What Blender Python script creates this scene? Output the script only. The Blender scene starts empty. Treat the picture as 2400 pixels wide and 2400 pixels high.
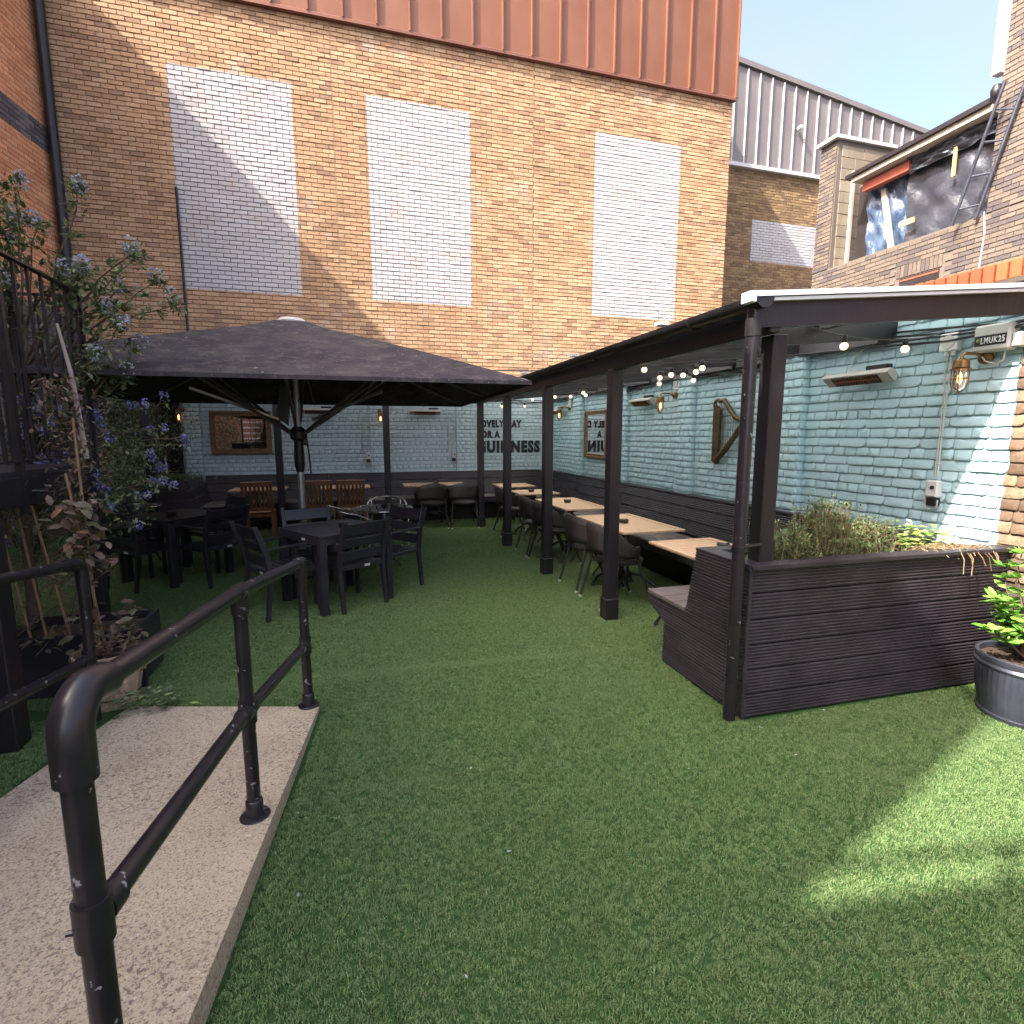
import bpy, math, random
from mathutils import Vector, Matrix
random.seed(7)
R=random.random
def U(a,b): return a+(b-a)*R()
scene=bpy.context.scene
col=scene.collection
# ------------------------------------------------------------------ camera
F=1267/2400.0
yaw=math.radians(16.29); pitch=math.radians(8.15)
CAM=Vector((0,0,1.65))
cd=bpy.data.cameras.new('camera'); cam=bpy.data.objects.new('camera',cd); col.objects.link(cam)
cam.location=CAM
fwd=Vector((math.sin(yaw)*math.cos(pitch),math.cos(yaw)*math.cos(pitch),-math.sin(pitch)))
cam.rotation_euler=fwd.to_track_quat('-Z','Y').to_euler()
cd.sensor_width=36; cd.sensor_fit='HORIZONTAL'; cd.lens=36*F; cd.clip_start=.05; cd.clip_end=1000
scene.camera=cam
CR=Vector((math.cos(yaw),-math.sin(yaw),0)); CU=CR.cross(fwd)
def proj(p):
    v=Vector(p)-CAM; z=v.dot(fwd)
    if z<.05: return None
    return (1200+1267*v.dot(CR)/z, 1200-1267*v.dot(CU)/z, z)
# ------------------------------------------------------------------ sky, sun, exposure
SUN=Vector((.926,.316,-1.0)).normalized()
w=bpy.data.worlds.new('World'); scene.world=w; w.use_nodes=True
nt=w.node_tree; nt.nodes.clear()
out=nt.nodes.new('ShaderNodeOutputWorld'); bg=nt.nodes.new('ShaderNodeBackground'); bg.inputs[1].default_value=0.15
sky=nt.nodes.new('ShaderNodeTexSky'); sky.sky_type='NISHITA'; sky.sun_disc=False
sky.sun_elevation=math.radians(45.6); sky.sun_rotation=math.radians(251.2); sky.air_density=0.65; sky.dust_density=8.5; sky.ozone_density=1.0
tc=nt.nodes.new('ShaderNodeTexCoord'); mp=nt.nodes.new('ShaderNodeMapping'); mp.inputs['Scale'].default_value=(1,1,2.2)
nz=nt.nodes.new('ShaderNodeTexNoise'); nz.inputs['Scale'].default_value=2.6; nz.inputs['Detail'].default_value=6; nz.inputs['Roughness'].default_value=.5
rp=nt.nodes.new('ShaderNodeValToRGB'); rp.color_ramp.elements[0].position=.40; rp.color_ramp.elements[0].color=(0,0,0,1); rp.color_ramp.elements[1].position=.68; rp.color_ramp.elements[1].color=(.9,.9,.9,1)
mx=nt.nodes.new('ShaderNodeMix'); mx.data_type='RGBA'; mx.inputs[7].default_value=(.98,1.12,1.36,1)
L=nt.links.new
L(tc.outputs['Generated'],mp.inputs[0]); L(mp.outputs[0],nz.inputs[0]); L(nz.outputs[0],rp.inputs[0]); L(rp.outputs[0],mx.inputs[0]); L(sky.outputs[0],mx.inputs[6]); L(mx.outputs[2],bg.inputs[0]); L(bg.outputs[0],out.inputs[0])
sl=bpy.data.lights.new('sun','SUN'); sl.energy=2.45; sl.angle=math.radians(.45); sl.color=(1,.93,.82)
so=bpy.data.objects.new('sun',sl); so.rotation_euler=SUN.to_track_quat('-Z','Y').to_euler(); so.location=(-10,-5,20); col.objects.link(so)
scene.view_settings.view_transform='Standard'; scene.view_settings.look='None'; scene.view_settings.gamma=1; scene.view_settings.use_curve_mapping=False
scene.view_settings.exposure=2.40
scene.render.engine='CYCLES'
scene.cycles.max_bounces=8; scene.cycles.transparent_max_bounces=8

# ------------------------------------------------------------------ materials
class N:
    def __init__(s,name):
        s.m=bpy.data.materials.new(name); s.m.use_nodes=True; s.t=s.m.node_tree; s.t.nodes.clear()
        s.o=s.n('OutputMaterial'); s.b=s.n('BsdfPrincipled'); s.l(s.b.outputs[0],s.o.inputs[0])
    def n(s,k): return s.t.nodes.new('ShaderNode'+k)
    def l(s,a,b): s.t.links.new(a,b)
    def set(s,sock,v):
        if isinstance(v,bpy.types.NodeSocket): s.l(v,sock)
        else: sock.default_value=v
    def pos(s,obj=True,sc=(1,1,1)):
        if obj: o=s.n('TexCoord').outputs['Object']
        else: o=s.n('NewGeometry').outputs['Position']
        if tuple(sc)!=(1,1,1):
            m=s.n('Mapping'); m.inputs['Scale'].default_value=sc; s.l(o,m.inputs[0]); o=m.outputs[0]
        return o
    def noise(s,vec,scale,detail=4,rough=.55):
        k=s.n('TexNoise'); k.inputs['Scale'].default_value=scale; k.inputs['Detail'].default_value=detail; k.inputs['Roughness'].default_value=rough; s.l(vec,k.inputs[0]); return k.outputs[0]
    def ramp(s,f,stops):
        r=s.n('ValToRGB'); e=r.color_ramp.elements
        while len(e)<len(stops): e.new(.5)
        for i,(p,c) in enumerate(stops):
            e[i].position=p
            e[i].color=(c,c,c,1) if isinstance(c,(int,float)) else (*c,1)
        s.l(f,r.inputs[0]); return r.outputs[0]
    def mix(s,f,a,b,mode='MIX'):
        x=s.n('Mix'); x.data_type='RGBA'; x.blend_type=mode
        s.set(x.inputs[0],f)
        for i,v in ((6,a),(7,b)):
            if isinstance(v,tuple) and len(v)==3: v=(*v,1)
            s.set(x.inputs[i],v)
        return x.outputs[2]
    def math(s,op,a,b=0.0,c=None):
        x=s.n('Math'); x.operation=op; s.set(x.inputs[0],a); s.set(x.inputs[1],b)
        if c is not None: s.set(x.inputs[2],c)
        return x.outputs[0]
    def bump(s,h,st,dist=.01):
        b=s.n('Bump'); b.inputs['Strength'].default_value=st; b.inputs['Distance'].default_value=dist; s.l(h,b.inputs['Height']); s.l(b.outputs[0],s.b.inputs['Normal']); return b
    def fin(s,c,rough=.6,metal=0,spec=.5):
        s.set(s.b.inputs['Base Color'],(*c,1) if isinstance(c,tuple) and len(c)==3 else c)
        s.set(s.b.inputs['Roughness'],rough); s.b.inputs['Metallic'].default_value=metal; s.b.inputs['Specular IOR Level'].default_value=spec
        return s.m
    def rnd(s):
        g=s.n('NewGeometry').outputs['Random Per Island']; o=s.n('ObjectInfo').outputs['Random']
        return s.math('FRACT',s.math('ADD',g,s.math('MULTIPLY',o,7.31)))
def simple(name,c1,c2,scale=8,rough=.5,metal=0,spec=.5,bump=0,bscale=None,stretch=(1,1,1),obj=True,specks=None,detail=5,rr=.12,dist=.01):
    s=N(name); v=s.pos(obj,stretch); f=s.noise(v,scale,detail)
    c=s.mix(s.ramp(f,[(.3,0.0),(.7,1.0)]),c1,c2)
    if specks:
        th,scol,ssc=specks
        q=s.noise(s.pos(obj),ssc,3,.6); c=s.mix(s.ramp(q,[(th,0.0),(th+.03,1.0)]),c,scol)
    if bump: s.bump(s.noise(v,bscale or scale*4,4),bump,dist)
    rg=s.math('ADD',rough-rr/2,s.math('MULTIPLY',f,rr))
    return s.fin(c,rg,metal,spec)
def brickmat(name,cols,speck=(.05,.03,.02),spk=.66,masks=None,axis=0,mask_z=None,rough=.9,bsc=60,bst=.5,paint=(.48,.46,.47),stain=None,eff=0):
    s=N(name); r=s.rnd(); st=[]
    for i,c in enumerate(cols): st.append((i/len(cols),c))
    rr=s.ramp(r,st); rr.node.color_ramp.interpolation='CONSTANT'
    P=s.pos(False)
    big=s.noise(P,.55,4); c=s.mix(s.ramp(big,[(.35,0.0),(.65,.55)]),rr,s.mix(1.0,rr,(.74,.70,.66),'MULTIPLY'))
    f1=s.noise(P,26,5,.65); c=s.mix(s.ramp(f1,[(.35,.0),(.7,.6)]),c,s.mix(1.0,c,(1.35,1.3,1.2),'MULTIPLY'))
    f2=s.noise(P,42,3,.7); c=s.mix(s.ramp(f2,[(spk-.1,0.0),(spk,.75)]),c,speck)
    dr=s.noise(s.pos(False,(2.2,2.2,.22)),1.6,5,.6); c=s.mix(s.ramp(dr,[(.50,0.0),(.72,.35)]),c,s.mix(1.0,c,(.80,.75,.71),'MULTIPLY'))
    if eff:
        e=s.ramp(s.noise(P,1.3,5),[(.58,0.0),(.75,eff)]); c=s.mix(e,c,(.62,.58,.55))
    if masks:
        sep=s.n('SeparateXYZ'); s.l(P,sep.inputs[0]); m=None
        for (a0,a1,z0,z1) in masks:
            v=s.math('MULTIPLY',s.math('MULTIPLY',s.math('GREATER_THAN',sep.outputs[axis],a0),s.math('LESS_THAN',sep.outputs[axis],a1)),s.math('MULTIPLY',s.math('GREATER_THAN',sep.outputs[2],z0),s.math('LESS_THAN',sep.outputs[2],z1)))
            m=v if m is None else s.math('MAXIMUM',m,v)
        pw=s.mix(s.ramp(s.noise(P,48,4,.75),[(.62,0.0),(.68,.8)]),paint,(.22,.2,.22))
        fade=s.ramp(s.noise(P,1.5,6,.7),[(.52,1.0),(.70,.62)])
        c=s.mix(s.math('MULTIPLY',m,fade),c,pw)
    s.bump(s.noise(P,bsc,5,.7),bst,.006)
    return s.fin(c,rough,0,.3)
def paintbrick(name,c1,c2,dirt,lo=2.49,raw=None):
    s=N(name); P=s.pos(False); r=s.rnd()
    c=s.mix(r,c1,c2)
    c=s.mix(s.ramp(s.noise(P,1.1,4),[(.4,0.0),(.7,.5)]),c,s.mix(1.0,c,(.95,1.0,.93),'MULTIPLY'))
    c=s.mix(s.ramp(s.noise(P,34,4,.7),[(.62,0.0),(.72,.7)]),c,dirt)
    if raw:
        sep=s.n('SeparateXYZ'); s.l(P,sep.inputs[0])
        edge=s.math('ADD',sep.outputs[1],s.math('MULTIPLY',s.noise(P,9,2),.05))
        m=s.ramp(s.math('LESS_THAN',edge,lo),[(0,0.0),(1,1.0)])
        rc=s.ramp(r,[(0,raw[0]),(.35,raw[1]),(.7,raw[2])]); rc.node.color_ramp.interpolation='CONSTANT'
        rc=s.mix(s.ramp(s.noise(P,30,4,.7),[(.45,0.0),(.7,.7)]),rc,(.10,.06,.04))
        c=s.mix(m,c,rc)
    b=s.noise(P,22,6,.72); s.bump(b,.55,.012)
    return s.fin(c,.62,0,.35)
MT={}
MT['turf']=simple('turf backing',(.03,.07,.022),(.05,.10,.035),60,.9,obj=False,spec=.1)
g=N('grass blades'); P=g.pos(False); f=g.noise(P,.7,5); ri=g.n('ObjectInfo').outputs['Random']; isl=g.n('NewGeometry').outputs['Random Per Island']
mixr=g.math('FRACT',g.math('ADD',g.math('MULTIPLY',ri,3.7),isl))
c=g.ramp(mixr,[(0,(.059,.108,.034)),(.35,(.106,.190,.056)),(.6,(.155,.262,.086)),(.85,(.212,.32,.118)),(1,(.29,.31,.16))])
c=g.mix(g.ramp(f,[(.35,.0),(.7,.45)]),c,(.15,.205,.085))
MT['grass']=g.fin(c,.55,0,.35)
MT['concrete']=None
s=N('exposed aggregate concrete'); P=s.pos(False)
c=s.mix(s.ramp(s.noise(P,3.2,5),[(.3,0.0),(.7,1.0)]),(.45,.365,.265),(.545,.455,.335))
c=s.mix(s.ramp(s.noise(P,120,3,.6),[(.36,.9),(.47,0.0)]),c,(.20,.15,.12))
c=s.mix(s.ramp(s.noise(P,75,2,.6),[(.64,0.0),(.7,.7)]),c,(.68,.62,.55))
patch=s.ramp(s.noise(P,2.3,4,.6),[(.40,0.15),(.60,1.0)])
c=s.mix(s.math('MULTIPLY',patch,s.ramp(s.noise(P,58,4,.7),[(.53,0.0),(.59,.85)])),c,(.15,.11,.11))
s.bump(s.noise(P,110,5,.65),.8,.008); MT['concrete']=s.fin(c,.9,0,.25)
MT['asphalt']=simple('asphalt',(.05,.05,.05),(.08,.08,.075),5,.9,obj=False,bump=.3,bscale=80)
MT['tall']=brickmat('buff brick',[(.49,.315,.195),(.445,.28,.17),(.51,.34,.215),(.39,.245,.15),(.475,.305,.185),(.50,.33,.21),(.43,.27,.165),(.32,.205,.135),(.485,.315,.195)],spk=.68,masks=[(-2.81,-.82,4.27,7.95),(.50,2.49,4.28,7.97),(5.20,7.275,4.27,8.0)],eff=.35)
MT['tallm']=brickmat('buff mortar',[(.27,.18,.115)],spk=.8,masks=[(-2.81,-.82,4.27,7.95),(.50,2.49,4.28,7.97),(5.20,7.275,4.27,8.0)],paint=(.20,.185,.20))
MT['jointm']=simple('buff sealant',(.40,.27,.165),(.44,.30,.185),3,.8)
MT['recess']=brickmat('brown brick',[(.30,.20,.11),(.24,.155,.09),(.34,.235,.13),(.20,.13,.08),(.28,.18,.10)],masks=[(11.7,14.8,6.83,8.0)])
MT['recessm']=brickmat('brown mortar',[(.34,.26,.18)],spk=.8,masks=[(11.7,14.8,6.83,8.0)],paint=(.22,.2,.21))
MT['orange']=brickmat('orange brick',[(0.675,0.324,0.176),(0.594,0.270,0.149),(0.729,0.365,0.203),(0.634,0.324,0.189)],spk=.7)
MT['orangem']=brickmat('orange mortar',[(.42,.22,.13)],spk=.8)
MT['greyb']=brickmat('slate grey brick',[(.14,.125,.14),(.10,.09,.105),(.18,.16,.175),(.12,.10,.12)],spk=.72)
MT['greym']=brickmat('pale mortar',[(.34,.31,.32)],spk=.85)
MT['beige']=brickmat('beige and purple brick',[(0.144,0.117,0.100),(0.156,0.127,0.108),(0.136,0.111,0.095),(0.098,0.082,0.084),(0.148,0.121,0.101),(0.125,0.101,0.087),(0.105,0.087,0.086),(0.148,0.120,0.101),(0.086,0.073,0.078)],spk=.69)
MT['beigem']=brickmat('grey mortar',[(.145,.125,.11)],spk=.8)
MT['red']=brickmat('red coping brick',[(0.360,0.088,0.040),(0.320,0.076,0.036),(0.400,0.112,0.048)],spk=.72)
MT['redm']=brickmat('dirty mortar',[(.09,.075,.065)],spk=.8)
RAW=[(.13,.085,.06),(.27,.205,.135),(.19,.125,.085)]
MT['teal']=paintbrick('pale blue painted brick',(.45,.635,.71),(.495,.675,.75),(.35,.48,.53),2.51,RAW)
MT['tealm']=paintbrick('painted mortar',(.38,.54,.605),(.42,.585,.65),(.20,.27,.31),2.51,[(.10,.08,.06)]*3)
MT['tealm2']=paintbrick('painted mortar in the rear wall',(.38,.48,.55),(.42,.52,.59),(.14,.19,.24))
MT['teal2']=paintbrick('blue painted brick in the rear wall',(.53,.65,.73),(.57,.69,.76),(.28,.38,.45))  # the rear wall bricks' own paint colour
MT['block']=brickmat('concrete block',[(0.260,0.221,0.176),(0.286,0.247,0.195),(0.240,0.202,0.163)],spk=.74)
MT['copper']=simple('copper cladding',(.215,.086,.046),(.265,.115,.068),1.2,.42,.25,.5,bump=.12,bscale=3,obj=False,stretch=(1,1,.6),dist=.03)
MT['copperd']=simple('copper flashing',(.20,.085,.06),(.25,.11,.08),2,.45,.35)
MT['zinc']=simple('grey cladding',(.195,.165,.165),(.23,.20,.195),1.5,.5,.2,obj=False)
MT['zincl']=simple('pale seam',(.55,.53,.53),(.62,.6,.6),3,.5,.1)
MT['black']=simple('black painted timber',(.011,.009,.012),(.018,.015,.019),6,.42,bump=.15,bscale=30,stretch=(1,1,.15),specks=(.74,(.16,.14,.14),22))
MT['deck']=simple('black stained decking',(.022,.017,.024),(.044,.036,.046),5,.42,bump=.25,bscale=60,specks=(.76,(.14,.12,.13),40))
MT['seat']=simple('worn decking seat',(.075,.06,.06),(.15,.125,.12),6,.6,bump=.4,bscale=50,obj=False,stretch=(8,1,1))
MT['pipe']=simple('black gloss pipe',(.013,.010,.014),(.022,.018,.022),9,.30,spec=.5,bump=.04,bscale=40,specks=(.665,(.30,.29,.32),27),obj=False)
MT['iron']=simple('black cast iron',(.012,.010,.012),(.02,.017,.02),12,.4)
MT['alub']=simple('black aluminium',(.020,.018,.025),(.032,.028,.036),5,.36,specks=(.76,(.12,.11,.13),30))
MT['wicker']=None
s=N('dark wicker'); v=s.pos(); wv=s.n('TexWave'); wv.inputs['Scale'].default_value=38; wv.bands_direction='Z'; s.l(v,wv.inputs[0]); wx=s.n('TexWave'); wx.inputs['Scale'].default_value=22; wx.bands_direction='DIAGONAL'; s.l(v,wx.inputs[0])
h=s.math('MULTIPLY',wv.outputs['Fac'],wx.outputs['Fac']); s.bump(h,.8,.006); MT['wicker']=s.fin(s.mix(h,(.013,.010,.010),(.055,.042,.040)),.45)
MT['teak']=simple('weathered teak top',(.33,.215,.13),(.48,.335,.215),16,.6,bump=.2,bscale=40,stretch=(1,7,1))
MT['teakd']=simple('oiled brown teak',(.22,.085,.03),(.34,.15,.06),6,.42,stretch=(4,4,.8))
MT['canopy']=None
s=N('charcoal canvas with dust'); v=s.pos(True)
c=s.mix(s.ramp(s.noise(v,1.2,4),[(.3,0.0),(.7,1.0)]),(.028,.024,.031),(.046,.040,.048))
vs=s.pos(True,(2.2,3.4,1.5)); c=s.mix(s.ramp(s.noise(vs,2.6,9,.85),[(.50,0.0),(.74,.65)]),c,(.22,.19,.165))
sep=s.n('SeparateXYZ'); s.l(v,sep.inputs[0])
c=s.mix(s.ramp(s.noise(v,34,2,.5),[(.735,0.0),(.76,.9)]),c,(.50,.46,.42)); c=s.mix(s.ramp(s.noise(v,2.6,5,.6),[(.45,0.0),(.75,.35)]),c,(.13,.12,.10))
s.bump(s.noise(v,5,3),.25,.03); MT['canopy']=s.fin(c,.85,0,.2)
MT['white']=simple('white plastic',(.74,.74,.75),(.8,.8,.8),6,.4)
MT['offw']=simple('aged white plastic',(.50,.49,.46),(.58,.57,.54),6,.45)
MT['heater']=simple('beige enamel',(.42,.40,.37),(.50,.475,.44),6,.4)
MT['chrome']=simple('polished aluminium',(.55,.55,.57),(.65,.65,.67),6,.22,1)
MT['arm']=simple('dull bronze grey arm',(.10,.088,.082),(.14,.125,.115),4,.45,.4)
MT['pole']=simple('grey aluminium',(.35,.34,.35),(.43,.42,.43),4,.35,.8)
MT['brass']=simple('aged brass',(.22,.12,.05),(.34,.20,.09),20,.38,.8)
MT['gold']=simple('antique gold frame',(.20,.11,.06),(.36,.22,.12),45,.42,.5,bump=1.0,bscale=45,dist=.02)
MT['harp']=simple('bronze harp',(.085,.052,.028),(.15,.10,.052),25,.45,.5,bump=.4,bscale=50)
s=N('mirror glass'); MT['mirror']=s.fin((.88,.88,.88),.015,1)
s=N('clear glass'); s.b.inputs['Transmission Weight'].default_value=1; MT['glass']=s.fin((.95,.97,.96),.03)
s=N('frosted table glass'); s.b.inputs['Alpha'].default_value=.6; MT['tglass']=s.fin((.20,.21,.24),.08)
def emis(name,c,st):
    s=N(name); s.b.inputs['Emission Color'].default_value=(*c,1); s.b.inputs['Emission Strength'].default_value=st; return s.fin(c,.3)
MT['warm']=emis('warm lantern glow',(1.0,.42,.10),2.2)
MT['bulb']=emis('lit festoon bulb',(1.0,.72,.45),.45)
MT['letter']=simple('black wall paint',(.014,.014,.02),(.022,.022,.03),20,.55,bump=.3,bscale=80)
MT['poly']=None
s=N('opal roof sheet'); s.fin((.34,.33,.35),.55); tr=s.n('BsdfTranslucent'); tr.inputs[0].default_value=(.80,.84,.84,1); ms=s.n('MixShader'); ms.inputs[0].default_value=.72; s.l(s.b.outputs[0],ms.inputs[1]); s.l(tr.outputs[0],ms.inputs[2]); s.l(ms.outputs[0],s.o.inputs[0]); MT['poly']=s.m
MT['poly2']=simple('dark grey soffit board',(.08,.075,.085),(.12,.11,.12),3,.6,bump=.1,bscale=20)
MT['sheet']=simple('black plastic sheeting',(.026,.028,.040),(.060,.064,.085),2,.30,spec=.6,bump=.35,bscale=2.4,obj=False,dist=.15,specks=(.80,(.2,.2,.22),14))
MT['blue']=simple('blue plastic sheeting',(.02,.045,.10),(.10,.15,.24),4,.28,spec=.8,bump=.6,bscale=5,obj=False,stretch=(1,1,.3),dist=.15)
MT['timber']=simple('raw timber',(.40,.33,.27),(.52,.44,.37),4,.7,stretch=(4,4,.6),bump=.2)
MT['redst']=simple('red oxide steel',(.30,.07,.045),(.38,.10,.06),4,.5)
MT['soil']=simple('soil',(.045,.03,.02),(.09,.06,.04),30,.95,bump=1,bscale=60,dist=.02)
MT['dark']=simple('dark recess',(.015,.012,.013),(.03,.02,.02),6,.5)
MT['potm']=simple('galvanised charcoal pot',(.06,.065,.09),(.10,.105,.14),8,.33,.5)
MT['terra']=simple('terracotta',(.38,.18,.11),(.46,.24,.15),10,.8)
MT['barrel']=simple('weathered barrel wood',(.36,.24,.17),(.50,.36,.26),5,.75,stretch=(6,6,.7),bump=.4)
MT['yellow']=simple('yellow foam strip',(.62,.48,.14),(.7,.56,.2),5,.6)
MT['stone']=brickmat('rough old stone',[(.15,.12,.12),(.10,.08,.085),(.22,.18,.17),(.13,.10,.10)],spk=.6,bst=1)
def leafm(name,stops,rough=.5):
    s=N(name); r=s.rnd(); c=s.ramp(r,stops); c=s.mix(s.ramp(s.noise(s.pos(False),9,3),[(.35,0.0),(.7,.5)]),c,s.mix(1.0,c,(1.35,1.3,1.1),'MULTIPLY'))
    s.fin(c,rough,0,.45); tr=s.n('BsdfTranslucent'); s.l(c,tr.inputs[0]); ms=s.n('MixShader'); ms.inputs[0].default_value=.25
    s.l(s.b.outputs[0],ms.inputs[1]); s.l(tr.outputs[0],ms.inputs[2]); s.l(ms.outputs[0],s.o.inputs[0]); return s.m
MT['lceano']=leafm('ceanothus leaf',[(0,(.055,.085,.038)),(.4,(.11,.155,.068)),(.75,(.20,.235,.14)),(1,(.24,.32,.11))])
MT['lpurple']=leafm('bronze green leaf',[(0,(.10,.06,.05)),(.35,(.16,.10,.08)),(.7,(.12,.13,.07)),(.9,(.21,.14,.11)),(1,(.24,.12,.07))])
MT['lherb']=leafm('grey green herb leaf',[(0,(.06,.10,.035)),(.5,(.11,.17,.06)),(.85,(.19,.24,.11)),(1,(.30,.26,.14))])
MT['lgreen']=leafm('bright green leaf',[(0,(.10,.24,.04)),(.5,(.17,.36,.06)),(1,(.28,.48,.10))],.35)
MT['ldry']=leafm('dry straw stem',[(0,(.30,.20,.11)),(.6,(.42,.30,.18)),(1,(.22,.15,.09))],.8)
MT['lgeran']=leafm('yellow green leaf',[(0,(.16,.26,.05)),(.5,(.27,.36,.09)),(1,(.38,.40,.14))])
MT['lillac']=leafm('lilac blossom',[(0,(.12,.12,.34)),(.5,(.19,.19,.44)),(1,(.30,.30,.52))],.7)
MT['pale']=leafm('faded pale blossom',[(0,(.26,.28,.36)),(.5,(.36,.38,.47)),(1,(.46,.47,.52))],.8)
MT['yflower']=leafm('yellow blossom',[(0,(.55,.55,.08)),(1,(.65,.62,.12))])
MT['stem']=simple('brown stem',(.10,.065,.045),(.17,.12,.085),12,.8)
MT['cane']=simple('bamboo cane',(.22,.12,.055),(.32,.19,.09),10,.5)
MT['birch']=simple('pale bare stem',(.33,.26,.24),(.44,.36,.33),10,.8)
MT['cable']=simple('black cable',(.012,.011,.012),(.02,.02,.02),8,.5)

# ------------------------------------------------------------------ geometry helpers
class MB:
    def __init__(s): s.v=[]; s.f=[]
    def add(s,vs,fs):
        b=len(s.v); s.v+= [tuple(x) for x in vs]; s.f+=[tuple(i+b for i in q) for q in fs]; return s
    def box(s,c,d,rz=0,m=None):
        hx,hy,hz=d[0]/2,d[1]/2,d[2]/2; M=(m or Matrix.Rotation(rz,3,'Z')); c=Vector(c)
        vs=[c+M@Vector((x*hx,y*hy,z*hz)) for z in(-1,1) for y in(-1,1) for x in(-1,1)]
        return s.add(vs,[(0,2,3,1),(4,5,7,6),(0,1,5,4),(2,6,7,3),(0,4,6,2),(1,3,7,5)])
    def cbox(s,c,d,b=.004,rz=0,m=None):
        # box with all vertical+horizontal edges chamfered (24 verts)
        hx,hy,hz=d[0]/2,d[1]/2,d[2]/2; b=min(b,hx*.45,hy*.45,hz*.45); M=(m or Matrix.Rotation(rz,3,'Z')); c=Vector(c); vs=[]
        def V(x,y,z): vs.append(c+M@Vector((x,y,z))); return len(vs)-1
        idx={}
        for sx in(-1,1):
            for sy in(-1,1):
                for sz in(-1,1):
                    idx[sx,sy,sz]=(V(sx*hx,sy*(hy-b),sz*(hz-b)),V(sx*(hx-b),sy*hy,sz*(hz-b)),V(sx*(hx-b),sy*(hy-b),sz*hz))
        fs=[]
        for a in range(3):
            for sg in(-1,1):
                o=[k for k in range(3) if k!=a]; q=[]
                for (p,r_) in((-1,-1),(1,-1),(1,1),(-1,1)):
                    k=[0,0,0]; k[a]=sg; k[o[0]]=p; k[o[1]]=r_; q.append(idx[tuple(k)][a])
                fs.append(q if (sg==1)==(a!=1) else q[::-1])
        for a in range(3):
            o=[k for k in range(3) if k!=a]
            for p in(-1,1):
                for r_ in(-1,1):
                    k0=[0,0,0];k1=[0,0,0]; k0[a]=-1;k1[a]=1
                    for k in(k0,k1): k[o[0]]=p;k[o[1]]=r_
                    i0=idx[tuple(k0)];i1=idx[tuple(k1)]
                    fs.append((i0[o[0]],i1[o[0]],i1[o[1]],i0[o[1]]))
        for k,i in idx.items(): fs.append(i)
        return s.add(vs,fs)
    def quad(s,a,b,c,d): return s.add([a,b,c,d],[(0,1,2,3)])
    def poly(s,pts,off):
        # prism from planar polygon pts extruded by vector off
        n=len(pts); off=Vector(off); vs=[Vector(p) for p in pts]+[Vector(p)+off for p in pts]
        return s.add(vs,[tuple(range(n))[::-1],tuple(range(n,2*n))]+[(i,(i+1)%n,n+(i+1)%n,n+i) for i in range(n)])
    def tube(s,path,r,n=8,caps=True):
        P=[Vector(p) for p in path]; rs=r if isinstance(r,(list,tuple)) else [r]*len(P); vs=[];fs=[]
        t0=(P[1]-P[0]).normalized(); a=Vector((0,0,1)) if abs(t0.z)<.9 else Vector((1,0,0)); nx=t0.cross(a).normalized()
        for i,p in enumerate(P):
            t=(P[min(i+1,len(P)-1)]-P[max(i-1,0)]).normalized(); nx=(nx-t*nx.dot(t)).normalized(); ny=t.cross(nx)
            for k in range(n):
                an=2*math.pi*k/n; vs.append(p+(nx*math.cos(an)+ny*math.sin(an))*rs[i])
        for i in range(len(P)-1):
            for k in range(n):
                fs.append((i*n+k,i*n+(k+1)%n,(i+1)*n+(k+1)%n,(i+1)*n+k))
        if caps: fs.append(tuple(range(n))[::-1]); fs.append(tuple(range((len(P)-1)*n,len(P)*n)))
        return s.add(vs,fs)
    def lathe(s,c,prof,n=24,m=None,cap=True):
        c=Vector(c); vs=[];fs=[]
        for (r,z) in prof:
            for k in range(n):
                an=2*math.pi*k/n; q=Vector((r*math.cos(an),r*math.sin(an),z)); vs.append(c+(m@q if m else q))
        for i in range(len(prof)-1):
            for k in range(n): fs.append((i*n+k,i*n+(k+1)%n,(i+1)*n+(k+1)%n,(i+1)*n+k))
        if cap: fs.append(tuple(range(n))[::-1]); fs.append(tuple(range((len(prof)-1)*n,len(prof)*n)))
        return s.add(vs,fs)
    def mesh(s,name,m,smooth=None):
        me=bpy.data.meshes.new(name); me.from_pydata([tuple(v) for v in s.v],[],s.f); me.materials.append(MT[m] if isinstance(m,str) else m)
        if smooth:
            me.polygons.foreach_set('use_smooth',[True]*len(me.polygons)); me.set_sharp_from_angle(angle=math.radians(smooth))
        me.update(); return me
    def ob(s,name,m,parent=None,smooth=None,**k):
        return put(name,s.mesh(name,m,smooth),parent,**k)
def put(name,me,parent=None,loc=None,rz=0,mat=None,**k):
    o=bpy.data.objects.new(name,me); col.objects.link(o)
    if parent is not None: o.parent=parent
    if mat is not None: o.matrix_local=mat
    else:
        if loc is not None: o.location=loc
        if rz: o.rotation_euler=(0,0,rz)
    for a,b in k.items(): o[a]=b
    return o
def thing(name,label,cat,loc=(0,0,0),rz=0,group=None):
    o=put(name,None,None,loc,rz,label=label,category=cat)
    if group: o['group']=group
    return o
def tag(o,label,cat,group=None):
    o['label']=label; o['category']=cat
    if group: o['group']=group
    return o
def copy_tree(o,parent=None,kids=None):
    c=o.copy(); col.objects.link(c); c.parent=parent
    for ch in kids_of(o): copy_tree(ch,c)
    return c
def kids_of(o): return [x for x in list(col.objects) if x.parent==o]
def dup(src,label,loc,rz=0):
    c=copy_tree(src); c.location=loc; c.rotation_euler=(0,0,rz); c['label']=label; return c
def lerp(a,b,t): return Vector(a)*(1-t)+Vector(b)*t
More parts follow.
